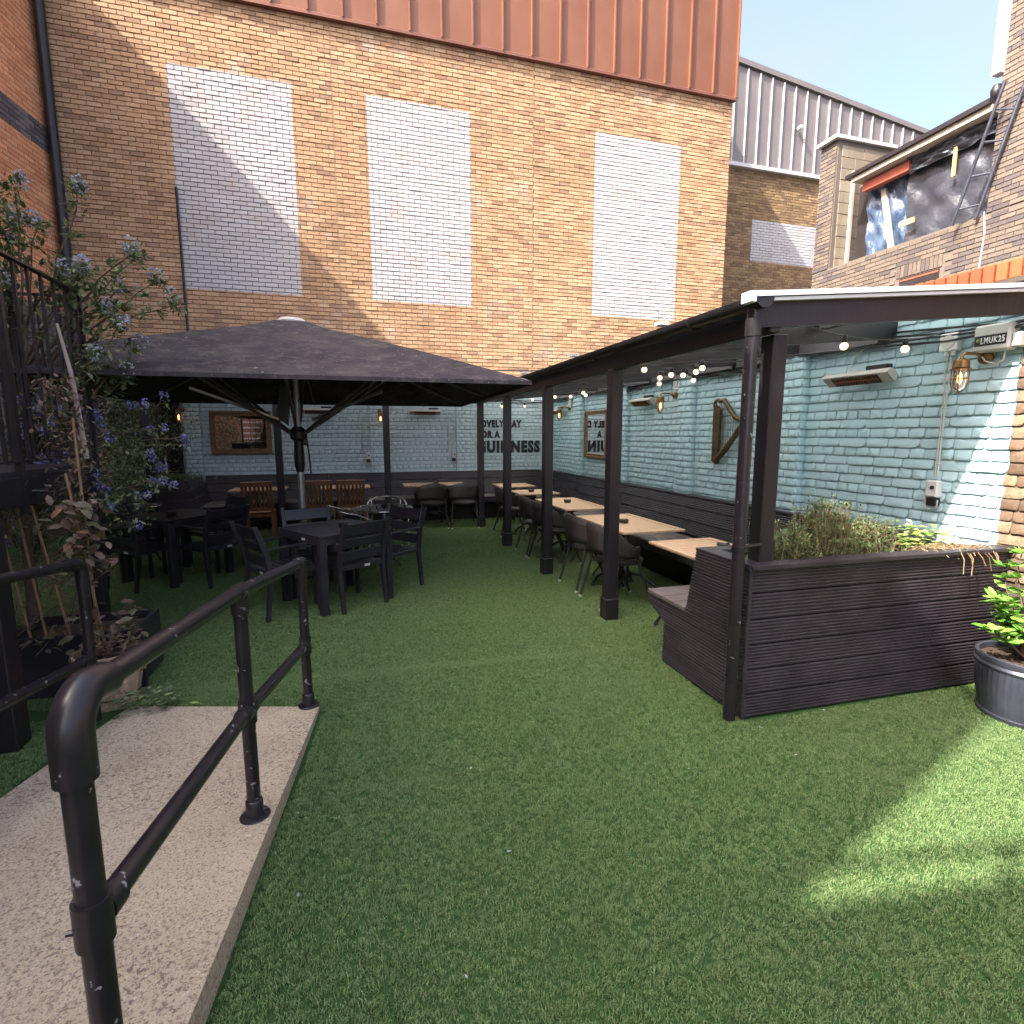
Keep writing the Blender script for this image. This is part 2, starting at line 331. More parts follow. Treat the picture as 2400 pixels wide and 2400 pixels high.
def board(name,parent,A0,A1,B0,B1,nrm,thick,m='deck',ng=7,gd=.0065):
    """grooved decking board: lower edge A0-A1, upper edge B0-B1, front face along nrm"""
    nrm=Vector(nrm).normalized(); A0,A1,B0,B1=map(Vector,(A0,A1,B0,B1)); b=MB(); prof=[]
    if ng:
        for i in range(ng):
            a=i/ng; c=1/ng
            prof+=[(a+.0*c,-gd),(a+.20*c,-gd),(a+.34*c,-.0015),(a+.6*c,0),(a+.86*c,-.0015),(a+1.0*c,-gd)]
    else: prof=[(0,-.004),(.05,0),(.95,0),(1,-.004)]
    prof=[(0,-thick)]+prof+[(1,-thick)]
    n=len(prof); vs=[lerp(A0,B0,t)+nrm*d for t,d in prof]+[lerp(A1,B1,t)+nrm*d for t,d in prof]
    b.add(vs,[tuple(range(n)),tuple(range(n,2*n))[::-1]]+[(i,n+i,n+(i+1)%n,(i+1)%n) for i in range(n)])
    return b.ob(name,m,parent)
# ---- bricks
def unit_brick(rough,k):
    rr=random.Random(k); b=MB(); cy=Vector((0,0,0))
    if not rough:
        i=.012; j=.035
        fr=[(-.5+i,-.5+j),(.5-i,-.5+j),(.5-i,.5-j),(-.5+i,.5-j)]; bk=[(-.5,-.5),(.5,-.5),(.5,.5),(-.5,.5)]
        t=[1+rr.uniform(-.18,.18) for _ in range(4)]
        vs=[(x,0,z) for x,z in bk]+[(x,.82,z) for x,z in bk]+[(x,tt,z) for (x,z),tt in zip(fr,t)]
        fs=[(8,9,10,11)]+[(a+i_,a+(i_+1)%4,a+4+(i_+1)%4,a+4+i_) for a in(0,4) for i_ in range(4)]
        fs=[f[::-1] for f in fs]
        return vs,fs
    # rough painted brick: rounded irregular outline, domed face
    pts=[]; cx=rr.uniform(.03,.16); cx2=rr.uniform(.03,.16); cz=rr.uniform(.15,.42); cz2=rr.uniform(.15,.42)
    pts=[(-.5,-.5+cz),(-.5+cx*.35,-.5+cz*.35),(-.5+cx,-.5),(-.1+rr.uniform(-.1,.1),-.5+rr.uniform(-.04,.08)),(.2+rr.uniform(-.1,.1),-.5+rr.uniform(-.04,.06)),(.5-cx2,-.5),(.5-cx2*.35,-.5+cz2*.35),(.5,-.5+cz2),(.5,.35),(.46,.48),(.1,.5+rr.uniform(-.06,.03)),(-.2,.5+rr.uniform(-.06,.03)),(-.46,.48),(-.5,.35)]
    n=len(pts); pr_=lambda z,a,b:b+(a-b)*min(1,max(0,(z+.5)))**.8
    vs=[(x*1.0,0,z) for x,z in pts]+[(x,pr_(z,.25,.95)+rr.uniform(-.08,.08),z) for x,z in pts]+[(x*.93,pr_(z,.55,1.12)+rr.uniform(-.10,.10),z*.84) for x,z in pts]+[(0,.95+rr.uniform(-.1,.1),0)]
    fs=[(a+i,a+(i+1)%n,a+n+(i+1)%n,a+n+i)[::-1] for a in(0,n) for i in range(n)]+[(2*n+i,2*n+(i+1)%n,3*n)[::-1] for i in range(n)]
    return vs,fs
VAR={False:[unit_brick(False,k) for k in range(3)],True:[unit_brick(True,k) for k in range(10,20)]}
def brickwork(parent,O,n,W,H,m,course=.077,Ln=.225,mort=.010,depth=.012,bond='stretcher',rough=False,keep=None,nind=300,seed=1,jit=.0,joints=()):
    """real bricks on a wall face: O low corner, n outward normal, run = n x Z"""
    rr=random.Random(seed); n=Vector(n).normalized(); u=n.cross(Vector((0,0,1))).normalized(); O=Vector(O); L=[]
    nc=int(H/course+.5)
    for j in range(nc):
        z=(j+.5)*course
        if bond=='stretcher': ln=Ln; st=-(j%2)*Ln/2
        elif bond=='english': ln=Ln if j%2 else Ln/2; st=-(Ln*.25 if j%2 else 0)
        elif bond=='soldier': ln=Ln; st=0
        x=st
        while x<W-.01:
            l=ln*(1+ (rr.uniform(-.12,.12) if rough else 0)); a=max(x,0); b=min(x+l,W); x+=l
            for jt in joints:
                if a<jt-.006<b and a<jt+.006<b: b0=b; b=jt-.006; L.append((jt+.006,b0,z)) if b0-jt>.04 else None
            if b-a<.03: continue
            L.append((a,b,z))
    L=[q for q in L if keep is None or keep(q[0],q[1],q[2])]
    dat=[]
    for (a,b,z) in L:
        c=O+u*((a+b)/2)+Vector((0,0,z)); p=proj(c); vis=p is not None and -60<p[0]<2460 and -60<p[1]<2460
        dat.append(((c-CAM).length/max(.3,(b-a)/Ln)**.5*(1 if vis else 50),c,b-a-mort))
    dat.sort(key=lambda q:q[0])
    key=('r' if rough else 's')+m
    if key not in MESHC:
        MESHC[key]=[]
        for vs,fs in VAR[rough]:
            me=bpy.data.meshes.new('brick'); me.from_pydata(vs,[],fs); me.materials.append(MT[m])
            if rough: me.polygons.foreach_set('use_smooth',[True]*len(me.polygons))
            me.update(); MESHC[key].append(me)
    M0=Matrix(((u.x,n.x,0),(u.y,n.y,0),(u.z,n.z,1)))
    mb=MB()
    for i,(d,c,l) in enumerate(dat):
        hz=(course-mort)*(1+rr.uniform(-jit,jit)); dp=depth*rr.uniform(.75,1.25); k=rr.randrange(len(VAR[rough]))
        tilt=rr.uniform(-jit,jit)*.10
        M=M0@Matrix.Rotation(tilt,3,'Y')@Matrix.Diagonal((l,dp,hz))
        if i<nind:
            M4=M.to_4x4(); M4.translation=c
            o=bpy.data.objects.new('brick',MESHC[key][k]); col.objects.link(o); o.parent=parent; o.matrix_local=M4
        else:
            vs,fs=VAR[rough][k]; mb.add([M@Vector(v)+c for v in vs],fs)
    if mb.v:
        o=mb.ob('brickwork',m,parent); o['kind']='stuff'
        if rough: o.data.polygons.foreach_set('use_smooth',[True]*len(o.data.polygons))
MESHC={}
def slab(name,m,parent,O,n,W,H,T):
    n=Vector(n).normalized(); u=n.cross(Vector((0,0,1))); O=Vector(O)
    return MB().poly([O,O+u*W,O+u*W+Vector((0,0,H)),O+Vector((0,0,H))],-n*T).ob(name,m,parent)
def leaf(mb,p,d,up,l,w,curl=.15):
    d=Vector(d).normalized(); s_=d.cross(up)
    if s_.length<.01: s_=d.cross(Vector((1,0,.1)))
    s_.normalize(); nn=s_.cross(d); p=Vector(p)
    mb.add([p,p+d*l*.35+s_*w*.5-nn*l*.02,p+d*l*.75+s_*w*.38-nn*l*curl*.5,p+d*l-nn*l*curl,p+d*l*.75-s_*w*.38-nn*l*curl*.5,p+d*l*.35-s_*w*.5-nn*l*.02,p+d*l*.4+nn*w*.12],[(0,1,6),(1,2,3,6),(6,3,4,5),(0,6,5)])
def rv(): 
    while True:
        v=Vector((U(-1,1),U(-1,1),U(-1,1)))
        if .05<v.length<1: return v.normalized()

# =================================================================== SETTING
def struct(o,k='structure'): o['kind']=k; return o
struct(MB().quad((-150,-150,-.02),(150,-150,-.02),(150,150,-.02),(-150,150,-.02)).ob('ground','asphalt'))
# turf sheet follows the yard, left open under the ramp
RX=lambda y:-.26-.12*(3.22-y)
tb=MB()
for (x0,y0,x1,y1) in ((-5.2,3.30,4.12,11.1),(-.20,-2.5,4.12,3.30),(-5.2,-2.5,-1.9,3.30)): tb.quad((x0,y0,.0),(x1,y0,.0),(x1,y1,.0),(x0,y1,.0))
tb.quad((-1.9,-2.5,-.004),(-.20,-2.5,-.004),(-.20,3.3,-.004),(-1.9,3.3,-.004))
struct(tb.ob('turf','turf'))
def tuft_mesh():
    b=MB(); rr=random.Random(3)
    for i in range(11):
        a=rr.uniform(0,6.28); r=rr.uniform(0,.014); x,y=r*math.cos(a),r*math.sin(a); h=rr.uniform(.008,.014); wd=rr.uniform(.0009,.0015); la=rr.uniform(0,6.28); le=rr.uniform(.002,.007)
        dx,dy=math.cos(la),math.sin(la); px,py=-dy*wd,dx*wd
        b.add([(x-px,y-py,0),(x+px,y+py,0),(x+dx*le*.4+px*.8,y+dy*le*.4+py*.8,h*.6),(x+dx*le*.4-px*.8,y+dy*le*.4-py*.8,h*.6),(x+dx*le*1.4,y+dy*le*1.4,h)],[(0,1,2,3),(3,2,4)])
    return b
def grass(name,quads,dens,sc,seed):
    b=MB()
    for q in quads: b.quad(*q)
    o=b.ob(name,'grass'); o['kind']='stuff'
    to=tuft_mesh().mesh('tuft','grass')
    ng=bpy.data.node_groups.new('turf pile','GeometryNodeTree'); ng.interface.new_socket('Geometry',in_out='INPUT',socket_type='NodeSocketGeometry'); ng.interface.new_socket('Geometry',in_out='OUTPUT',socket_type='NodeSocketGeometry')
    G=lambda k:ng.nodes.new(k); gi=G('NodeGroupInput'); go=G('NodeGroupOutput'); dp=G('GeometryNodeDistributePointsOnFaces'); dp.inputs['Density'].default_value=dens; dp.inputs['Seed'].default_value=seed
    oi=G('GeometryNodeObjectInfo'); t=bpy.data.objects.new('tuft_source',to); oi.inputs['Object'].default_value=t
    ip=G('GeometryNodeInstanceOnPoints'); rvn=G('FunctionNodeRandomValue'); rvn.data_type='FLOAT_VECTOR'; rvn.inputs[0].default_value=(-.15,-.15,0); rvn.inputs[1].default_value=(.15,.15,6.28)
    rs=G('FunctionNodeRandomValue'); rs.data_type='FLOAT'; rs.inputs[2].default_value=sc*.75; rs.inputs[3].default_value=sc*1.2
    l=ng.links.new; l(gi.outputs[0],dp.inputs[0]); l(dp.outputs['Points'],ip.inputs['Points']); l(oi.outputs['Geometry'],ip.inputs['Instance']); l(rvn.outputs[0],ip.inputs['Rotation']); l(rs.outputs[1],ip.inputs['Scale']); l(ip.outputs[0],go.inputs[0])
    md=o.modifiers.new('pile','NODES'); md.node_group=ng; return o
Z=.001
grass('near_grass',[((RX(.6)+.02,.6,Z),(4.05,.6,Z),(4.05,2.40,Z),(RX(2.4)+.02,2.43,Z)),((RX(2.4)+.02,2.4,Z),(2.1,2.4,Z),(2.1,3.6,Z),(RX(3.3)+.03,3.24,Z)),((-1.4,3.62,Z),(RX(3.3),3.24,Z),(2.1,3.6,Z),(-1.4,3.9,Z)),((-3.4,1.2,Z),(-1.86,1.2,Z),(-1.72,2.4,Z),(-3.4,2.4,Z)),((-3.4,2.4,Z),(-1.72,2.4,Z),(-1.46,3.5,Z),(-3.4,3.9,Z))],7800,1.0,1)
grass('far_grass',[((2.1,3.0,Z),(3.6,3.0,Z),(3.6,3.42,Z),(2.1,3.52,Z)),((-2.6,3.9,Z),(-1.4,3.62,Z),(2.1,3.6,Z),(2.4,3.6,Z)),((-2.9,3.9,Z),(3.6,3.42,Z),(3.6,7,Z),(-3.6,7,Z))],7200,1.0,2)
grass('distant_grass',[((-4.2,7,Z),(3.6,7,Z),(3.6,10.6,Z),(-4.2,10.6,Z))],3200,1.2,3)
# fallen petals / leaf bits on the turf
b=MB(); rr=random.Random(5)
for i in range(16):
    x=rr.uniform(-.3,3.6); y=rr.uniform(1.2,4.2) if i%3 else rr.uniform(2.0,2.45)
    if y>2.4 and x>2: y=2.3
    if x<RX(y)+.05: continue
    a=rr.uniform(0,6.28); l=rr.uniform(.008,.022); leaf(b,(x,y,.026),(math.cos(a),math.sin(a),.15),Vector((0,0,1)),l,l*.45)
o=b.ob('fallen_petals','pale'); o['kind']='stuff'
# ramp ----------------------------------------------------------------
b=MB(); ys=[-1.0,1.4,2.25,3.24]; zt=[.20,.115,.085,.028]; lx=[-1.95,-1.80,-1.66,-1.62]
vs=[]
for y,z,xl in zip(ys,zt,lx): vs+=[(xl,y,-.01),(xl,y,z),(RX(y),y,z),(RX(y),y,-.01)]
vs[-4:]=[(-1.36,3.60,-.01),(-1.36,3.60,.02),(RX(3.24),3.26,.028),(RX(3.24),3.26,-.01)]
fs=[(0,1,2,3)]
for i in range(3):
    a=i*4; fs+=[(a+1,a+5,a+6,a+2),(a+2,a+6,a+7,a+3),(a,a+4,a+5,a+1)]
fs.append((12,15,14,13))
b.add(vs,fs); struct(b.ob('concrete_ramp','concrete'))
def rampz(y): 
    for i in range(3):
        if ys[i]<=y<=ys[i+1]: return zt[i]+(zt[i+1]-zt[i])*(y-ys[i])/(ys[i+1]-ys[i])
    return .03

# =================================================================== BUILDINGS
# tall brick building with copper cladding
tb=thing('brick_building','tall buff brick building with three white painted panels and copper cladding on top','building',(0,0,0))
YT=11.5; XL=-4.75; XR=8.56
slab('wall','tallm',tb,(XR,YT,0),(0,-1,0),XR-XL,9.10,.3)
MB().box((XR-.15,13.0,4.55),(.3,2.99,9.1)).ob('side_wall','tallm',tb)
MB().box(((XL+XR)/2,13.0,12.3),(XR-XL,3.0,.3)).ob('roof','zinc',tb)
JX=(XR-3.81,XR+.11)
brickwork(tb,(XR,YT,0),(0,-1,0),XR-XL,9.10,'tall',mort=.013,depth=.014,keep=lambda a,b,z:z>1.5,seed=3,joints=JX,jit=.03)
for jx in JX: MB().box((XR-jx,YT-.006,5.4),(.012,.012,7.3)).ob('movement_joint','jointm',tb)
MB().poly([(XL,YT-.10,9.09),(XL,YT-.10,9.14),(XL,YT+.0,9.22),(XL,YT,9.09)],(XR+.04-XL,0,0)).ob('flashing','copperd',tb)
seams=[-4.56,-3.97,-3.38,-2.78,-2.19,-1.59,-1.0,-.45,.08,.66,1.25,1.84,2.44,3.04,3.64,4.25,4.85,5.46,6.07,6.70,7.32,7.92,8.58]
seams=[-4.7+ (8.58+4.7)*i/22 for i in range(23)]
for a,c_ in zip(seams[:-1],seams[1:]):
    b=MB(); nx_,nz_=3,8
    vs=[(a+.012+(c_-a-.024)*i/nx_, YT-.06-.006*math.sin(math.pi*i/nx_)*(1+.5*math.sin(j*1.7+a*3)), 9.14+(12.45-9.14)*j/nz_) for j in range(nz_+1) for i in range(nx_+1)]
    b.add(vs,[(j*(nx_+1)+i,j*(nx_+1)+i+1,(j+1)*(nx_+1)+i+1,(j+1)*(nx_+1)+i) for j in range(nz_) for i in range(nx_)]); b.ob('cladding_panel','copper',tb,smooth=40)
    MB().box((c_,YT-.085,10.8),(.026,.062,3.3)).ob('seam','copper',tb)
MB().box((8.6,13.0,10.8),(.05,3.06,3.31)).ob('side_cladding','zinc',tb)
# lower cables on the wall foot, thin conduit on the wall
c=MB()
for k,(z0,z1) in enumerate(((3.02,2.98),(2.85,2.82),(2.62,2.60))):
    c.tube([(x,11.36,z0+(z1-z0)*(x+1)/6+.03*math.sin(x*2.1+k)) for x in [-1+i*.4 for i in range(19)]],.011,5)
for x,z in ((1.6,3.0),(2.6,3.0),(3.2,2.85),(2.1,2.85),(3.9,2.9)): c.tube([(x,11.36,z),(x+.16,11.37,z-.14)],.008,4)
tag(c.ob('wall_cables','cable',None),'three thin black cables strung along the foot of the tall buff brick wall','cable')
tag(MB().tube([(-2.80,11.45,3.4),(-2.80,11.45,5.95)],.022,6).ob('wall_conduit','iron'),'thin dark vertical conduit beside the left white painted panel','conduit')
# recessed brown brick building
rb=thing('brown_building','recessed brown brick building with grey seamed cladding and a small white painted panel','building')
slab('wall','recessm',rb,(20.0,14.5,0),(0,-1,0),11.7,9.36,.3)
brickwork(rb,(16.4,14.5,2.0),(0,-1,0),8.0,7.35,'recess',mort=.013,seed=5,jit=.03,keep=lambda a,b,z:z>1.5)
MB().poly([(8.3,14.36,9.34),(8.3,14.36,9.44),(8.3,14.48,9.44),(8.3,14.48,9.34)],(12,0,0)).ob('flashing','zincl',rb)
topz=lambda x:12.05-(x-10.72)*.118
MB().poly([(8.3,14.46,9.44),(20.3,14.46,9.44),(20.3,14.46,topz(20.3)),(8.3,14.46,topz(8.3))],(0,.3,0)).ob('backing','zinc',rb)
x=8.7; 
while x<20:
    MB().poly([(x+.012,14.44,9.45),(x+.408,14.44,9.45),(x+.408,14.44,topz(x+.41)-.05),(x+.012,14.44,topz(x)-.05)],(0,.015,0)).ob('cladding_panel','zinc',rb)
    MB().poly([(x-.012,14.395,9.45),(x+.012,14.395,9.45),(x+.012,14.395,topz(x)-.05),(x-.012,14.395,topz(x)-.05)],(0,.05,0)).ob('seam','zincl',rb); x+=.42
MB().poly([(8.3,14.37,topz(8.3)),(20.4,14.37,topz(20.4)),(20.4,14.37,topz(20.4)+.14),(8.3,14.37,topz(8.3)+.14)],(0,.4,0)).ob('parapet_capping','zinc',rb)
v=MB().lathe((13.05,14.40,10.62),[(.05,0),(.06,.05),(.06,.14),(.03,.17)],10,Matrix.Rotation(math.pi/2,3,'X')); tag(v.ob('wall_vent','white'),'small white round vent poking out of the grey cladding','vent')
# left orange building
lb=thing('orange_building','tall orange brick building on the left with slate grey brick bands','building')
ang=math.atan2(.132,1.014); nl=Vector((math.cos(ang),-math.sin(ang),0)); ul=nl.cross(Vector((0,0,1)))   # ul runs towards -/+Y
P1=Vector((-4.634,11.495,0)); 
# run from near end (y=-1.1) to the corner
if ul.y<0: pass
Lw=12.9; O_=P1
Ltop=9.63
bk=-nl
def lslab(nm,m,a,b_,z0,z1,T=.3,off=0):
    A=O_+ul*a+nl*off; MB().poly([A+Vector((0,0,z0)),A+ul*(b_-a)+Vector((0,0,z0)),A+ul*(b_-a)+Vector((0,0,z1)),A+Vector((0,0,z1))],-nl*T).ob(nm,m,lb)
lslab('wall','orangem',0,Lw,3.66,6.24); lslab('wall','greym',0,Lw,6.24,6.64); lslab('wall','orangem',0,Lw,6.64,9.60); lslab('wall','greym',0,Lw,0,3.66)
lslab('upper_block','orangem',3.6,Lw,9.63,10.95,T=4); lslab('roof','zinc',0,3.6,9.60,9.63,T=4)  # unseen upper block, its height shaped to set the shade edge on the planter
dist_o=lambda z0,z1:None
for (z0,z1,m,c_,n_,sd) in ((0,3.66,'greyb',.077,80,11),(3.66,6.24,'orange',.0745,110,12),(6.24,6.64,'greyb',.080,60,13),(6.64,9.6,'orange',.0745,50,14)):
    brickwork(lb,O_+Vector((0,0,z0)),nl,4.2,z1-z0,m,course=c_,nind=n_,seed=sd,depth=.008 if m=='orange' else .012,jit=.03)
tag(MB().tube([(-4.52,11.38,1.2),(-4.52,11.38,9.9)],.075,10).ob('drainpipe','black',smooth=40),'dark drainpipe in the corner between the orange and the buff brick walls','drainpipe')
# unseen annex added behind on the left; roof edge and guard rail shade the lawn
ax=thing('shade_annex','unseen brick annex behind the camera, added so its roof and guard rail shade the lawn','building')
A=[(-6.3,-1.21,0),(-3.0,-1.70,0),(-3.4,-5,0),(-9,-5,0),(-9,-1.21,0)]
MB().poly([Vector(p) for p in A],(0,0,8.16)).ob('wall','orangem',ax)
g=MB(); g.tube([(-8.9,-1.3,8.61),(-6.3,-1.27,8.61),(-3.05,-1.76,8.61)],.024,8)
for p in ((-8.8,-1.3),(-7.6,-1.3),(-6.3,-1.27),(-5.42,-1.40),(-4.2,-1.58),(-3.05,-1.76)): g.tube([(p[0],p[1],8.16),(p[0],p[1],8.61)],.024,6)
g.ob('guard_rail','iron',ax)
# right beige building
bb=thing('beige_building','beige and purple brick building under repair with a sheeted first floor opening','building')
X=10.0
slab('wall','beigem',bb,(X,2.0,0),(-1,0,0),8.3,5.19,.25)
slab('wall','beigem',bb,(X,2.0,5.19),(-1,0,0),4.82,6.8,.25)
MB().box((X+.55,10.10,6.48),(1.1,.40,2.58)).ob('pier','beigem',bb)
wn=lambda a,b,z:not(4.42+1.0<a+0.02 and 0)  
def kb(a,b,z):
    y0=2+a; y1=2+b
    if 4.22<z<4.55 and y1>7.48 and y0<8.22: return False
    if z>4.55 and z<4.78 and y1>7.42 and y0<8.28: return False
    return z>3.3
brickwork(bb,(X,2.0,0),(-1,0,0),8.3,5.19,'beige',seed=21,nind=170,keep=kb,jit=.04,depth=.014)
brickwork(bb,(X,2.0,5.19),(-1,0,0),4.82,6.8,'beige',seed=22,nind=110,jit=.04,depth=.014)
brickwork(bb,(X,9.90,5.19),(-1,0,0),.40,2.58,'beige',seed=23,nind=20,jit=.04,depth=.014)
for i in range(11): MB().cbox((X-.006,7.46+i*.0765+.02,4.665),(.02,.067,.215),.004).ob('brick','beige',bb)
for i in range(9): MB().cbox((X-.006,9.1+i*.0765,4.13),(.02,.067,.215),.004).ob('brick','beige',bb)
MB().box((X-.0005,7.85,4.39),(.001,.74,.30)).ob('window','dark',bb)
MB().box((X-.004,7.85,4.50),(.012,.70,.03)).ob('window_frame','redst',bb)
MB().box((X-.004,9.42,3.98),(.012,.60,.13)).ob('window','dark',bb)
# blockwork return facing the camera
slab('block_wall','beigem',bb,(X+1.6,9.886,5.19),(0,-1,0),1.58,2.58,.04)
brickwork(bb,(X+1.6,9.885,5.19),(0,-1,0),1.48,2.58,'block',course=.225,Ln=.45,nind=40,seed=24,depth=.012)
MB().box((X+.72,10.08,7.80),(1.66,.52,.07)).ob('coping','offw',bb)
for (x_,t_) in ((10.42,.06),(10.88,.07)): MB().box((x_,9.83,6.2),(t_,.06,1.95)).ob('batten','timber',bb)
# sheeted opening
def sheet(name,m,y0,y1,z0,z1,x,sag=.06,seed=1,topslope=0):
    b=MB(); rr=random.Random(seed); n1,n2=26,18; ph=[rr.uniform(0,6) for _ in range(6)]
    vs=[]
    for j in range(n2+1):
        for i in range(n1+1):
            s_=i/n1;t=j/n2; y=y0+(y1-y0)*s_; z=z0+(z1-z0)*t
            d=sag*(math.sin(s_*9+ph[0]+t*4)*.35+math.sin(s_*17-t*11+ph[1])*.22+math.sin(s_*5+t*19+ph[2])*.22+math.sin((s_-t)*26+ph[3])*.14)
            vs.append((x-d,y,z))
    b.add(vs,[(j*(n1+1)+i,j*(n1+1)+i+1,(j+1)*(n1+1)+i+1,(j+1)*(n1+1)+i) for j in range(n2) for i in range(n1)]); return b.ob(name,m,bb,smooth=50)
sheet('plastic_sheet','sheet',6.84,8.38,5.20,6.74,10.20,.07,3)
sheet('blue_sheet','blue',8.33,9.32,5.20,6.62,10.32,.10,4)
sheet('plastic_sheet','sheet',6.84,8.30,6.42,6.75,10.06,.09,8)
MB().poly([(10.10,8.50,5.19),(10.10,8.60,5.19),(10.24,9.0,6.45),(10.24,8.90,6.45)],(.05,0,0)).ob('prop','timber',bb)
for (y0,z0,y1,z1,m) in ((7.45,6.05,7.50,6.50,'yellow'),(8.10,5.53,8.38,5.60,'yellow')):
    MB().box((10.07,(y0+y1)/2,(z0+z1)/2),(.03,abs(y1-y0),abs(z1-z0)+.02)).ob('lath','yellow' if m=='yellow' else 'timber',bb)
MB().box((10.10,8.75,6.56),(.14,.95,.16)).ob('steel_beam','redst',bb)
MB().poly([(9.86,6.83,6.70),(9.86,9.35,6.68),(9.86,9.35,6.76),(9.86,6.83,6.80)],(.9,0,0)).ob('roof_deck','timber',bb)
MB().poly([(9.80,6.83,6.80),(9.80,9.45,6.765),(9.80,9.45,6.83),(9.80,6.83,6.88)],(1.3,0,0)).ob('roof_edge','black',bb)
MB().box((10.5,8.0,6.0),(.04,3.4,1.6)).ob('inner_wall','dark',bb)
# lower leaf of roof / downpipe
ld=thing('ladder','grey aluminium ladder leaning on the sheeted opening of the beige building','ladder')
for (p,q) in (((9.83,7.23,5.13),(9.80,6.64,7.0)),((9.92,6.93,5.13),(9.93,6.44,6.9))): MB().tube([p,q],.026,8).ob('rail','potm',ld,smooth=40)
for t in (.12,.36,.60,.82):
    MB().tube([lerp((9.83,7.23,5.13),(9.80,6.64,7.0),t),lerp((9.92,6.93,5.13),(9.93,6.44,6.9),t)],.016,6).ob('rung','potm',ld)
tag(MB().box((9.98,6.86,8.7),(.16,.13,2.9)).ob('white_fascia','white'),'white vertical boxed trim at the top edge of the beige brick wall','fascia')
tag(MB().lathe((9.97,6.86,6.98),[(.01,-.12),(.07,-.06),(.085,.05),(.05,.12)],10).ob('pipe_hopper','black',smooth=50),'black hopper on the corner of the beige brick wall below the white trim','hopper')
tag(MB().tube([(9.97,6.84,5.22),(9.975,6.80,4.9),(9.975,6.83,4.2)],.010,6).ob('white_cable','white'),'thin white cable hanging down the beige brick wall','cable')

# =================================================================== GARDEN WALLS
gw=thing('painted_garden_wall','pale blue painted brick garden wall with piers running down the right side','wall')
XW=4.1
MB().box((XW+.17,4.2,1.32),(.34,14.6,2.64)).ob('wall','tealm',gw)
brickwork(gw,(XW,-.5,.70),(-1,0,0),11.7,1.93,'teal',rough=True,depth=.017,mort=.006,bond='english',seed=31,nind=300,jit=.05)
for (a,c_) in ((4.15,4.45),(5.87,6.15),(7.55,7.83),(9.25,9.60)):
    MB().box((XW-.045,(a+c_)/2,1.29),(.09,c_-a-.02,2.56)).ob('pier','tealm',gw)
    for (O,nn,W,tg) in (((XW-.09,a,.70),(-1,0,0),c_-a,1),((XW-.005,a+.01,.70),(0,-1,0),.09,2)):
        brickwork(gw,O,nn,W,1.86,'teal',rough=True,depth=.015,mort=.008,bond='english' if tg==1 else 'stretcher',Ln=.225,seed=int(a*9)+tg,nind=0,jit=.05)
y=-.4
while y<4.6:
    MB().cbox((XW+.11,y,2.70),(.24,.066,.125),.008,m=Matrix.Rotation(U(-.03,.03),3,'X')).ob('coping_brick','red',gw); y+=.0785
MB().box((XW+.13,2.1,2.655),(.22,5.2,.085)).ob('coping_mortar','redm',gw)
MB().box((XW-.01,2.2,2.615),(.10,5.3,.03)).ob('tile_course','redm',gw)
bw=thing('rear_garden_wall','blue painted brick garden wall with piers across the back under the lettering','wall')
YB=11.0
MB().box((.6,YB+.14,1.25),(8.6,.27,2.5)).ob('wall','tealm2',bw)
brickwork(bw,(4.1,YB,.82),(0,-1,0),7.15,1.62,'teal2',rough=True,depth=.013,mort=.006,bond='english',seed=41,nind=300,jit=.05)
for a in (.32,2.02,-2.88):
    MB().box((a+.14,YB-.028,1.25),(.28,.055,2.45)).ob('pier','tealm2',bw)
    brickwork(bw,(a+.28,YB-.055,.82),(0,-1,0),.28,1.6,'teal2',rough=True,depth=.014,bond='english',seed=int(a*7)+60,nind=0,jit=.05)
# lettering
def text_mesh(txt,x0,x1,z0,z1,y,bold=.03,name='lettering',flip=False):
    cu=bpy.data.curves.new('t','FONT'); cu.body=txt; cu.offset=bold; cu.extrude=.004; cu.resolution_u=3; cu.space_character=1.2
    t=bpy.data.objects.new('t',cu); col.objects.link(t); bpy.context.view_layer.update()
    me=bpy.data.meshes.new_from_object(t.evaluated_get(bpy.context.evaluated_depsgraph_get())); bpy.data.objects.remove(t)
    xs=[v.co.x for v in me.vertices]; ys_=[v.co.y for v in me.vertices]; a,b_=min(xs),max(xs); c_,d_=min(ys_),max(ys_)
    for v in me.vertices:
        X_=x0+(v.co.x-a)/(b_-a)*(x1-x0); Z_=z0+(v.co.y-c_)/(d_-c_)*(z1-z0); v.co=Vector((X_,v.co.z*1.0,Z_))
    return me
for (t_,x0,x1,z0,z1) in (('LOVELY DAY',2.46,3.42,1.795,1.955),('FOR A',2.47,2.95,1.58,1.735),('GUINNESS',2.45,3.83,1.27,1.53)):
    me=text_mesh(t_,x0,x1,z0,z1,0,.062); me.materials.clear(); me.materials.append(MT['letter']); o=put('lettering',me,bw,(0,YB-.0195,0))
# left low stone wall, door and side wall behind the shrubs
lw=thing('stone_wall','rough dark stone wall behind the shrubs on the left','wall')
MB().box((-3.93,10.98,1.2),(1.5,.3,2.4)).ob('wall','redm',lw)
brickwork(lw,(-3.62,10.83,.0),(0,-1,0),1.1,2.4,'stone',rough=True,depth=.03,course=.11,Ln=.3,seed=71,nind=60,jit=.15)
dr=thing('dark_door','dark panelled door half hidden by climbing plants at the back left','door')
MB().box((-3.28,10.93,1.2),(.62,.06,2.3)).ob('door_leaf','dark',dr)
for z_ in (.6,1.3,2.0):
    for x_ in (-3.43,-3.13): MB().cbox((x_,10.893,z_),(.22,.02,.5),.008).ob('panel','black',dr)
for x_ in (-3.62,-2.95): MB().box((x_,10.90,1.2),(.07,.12,2.36)).ob('door_frame','black',dr)

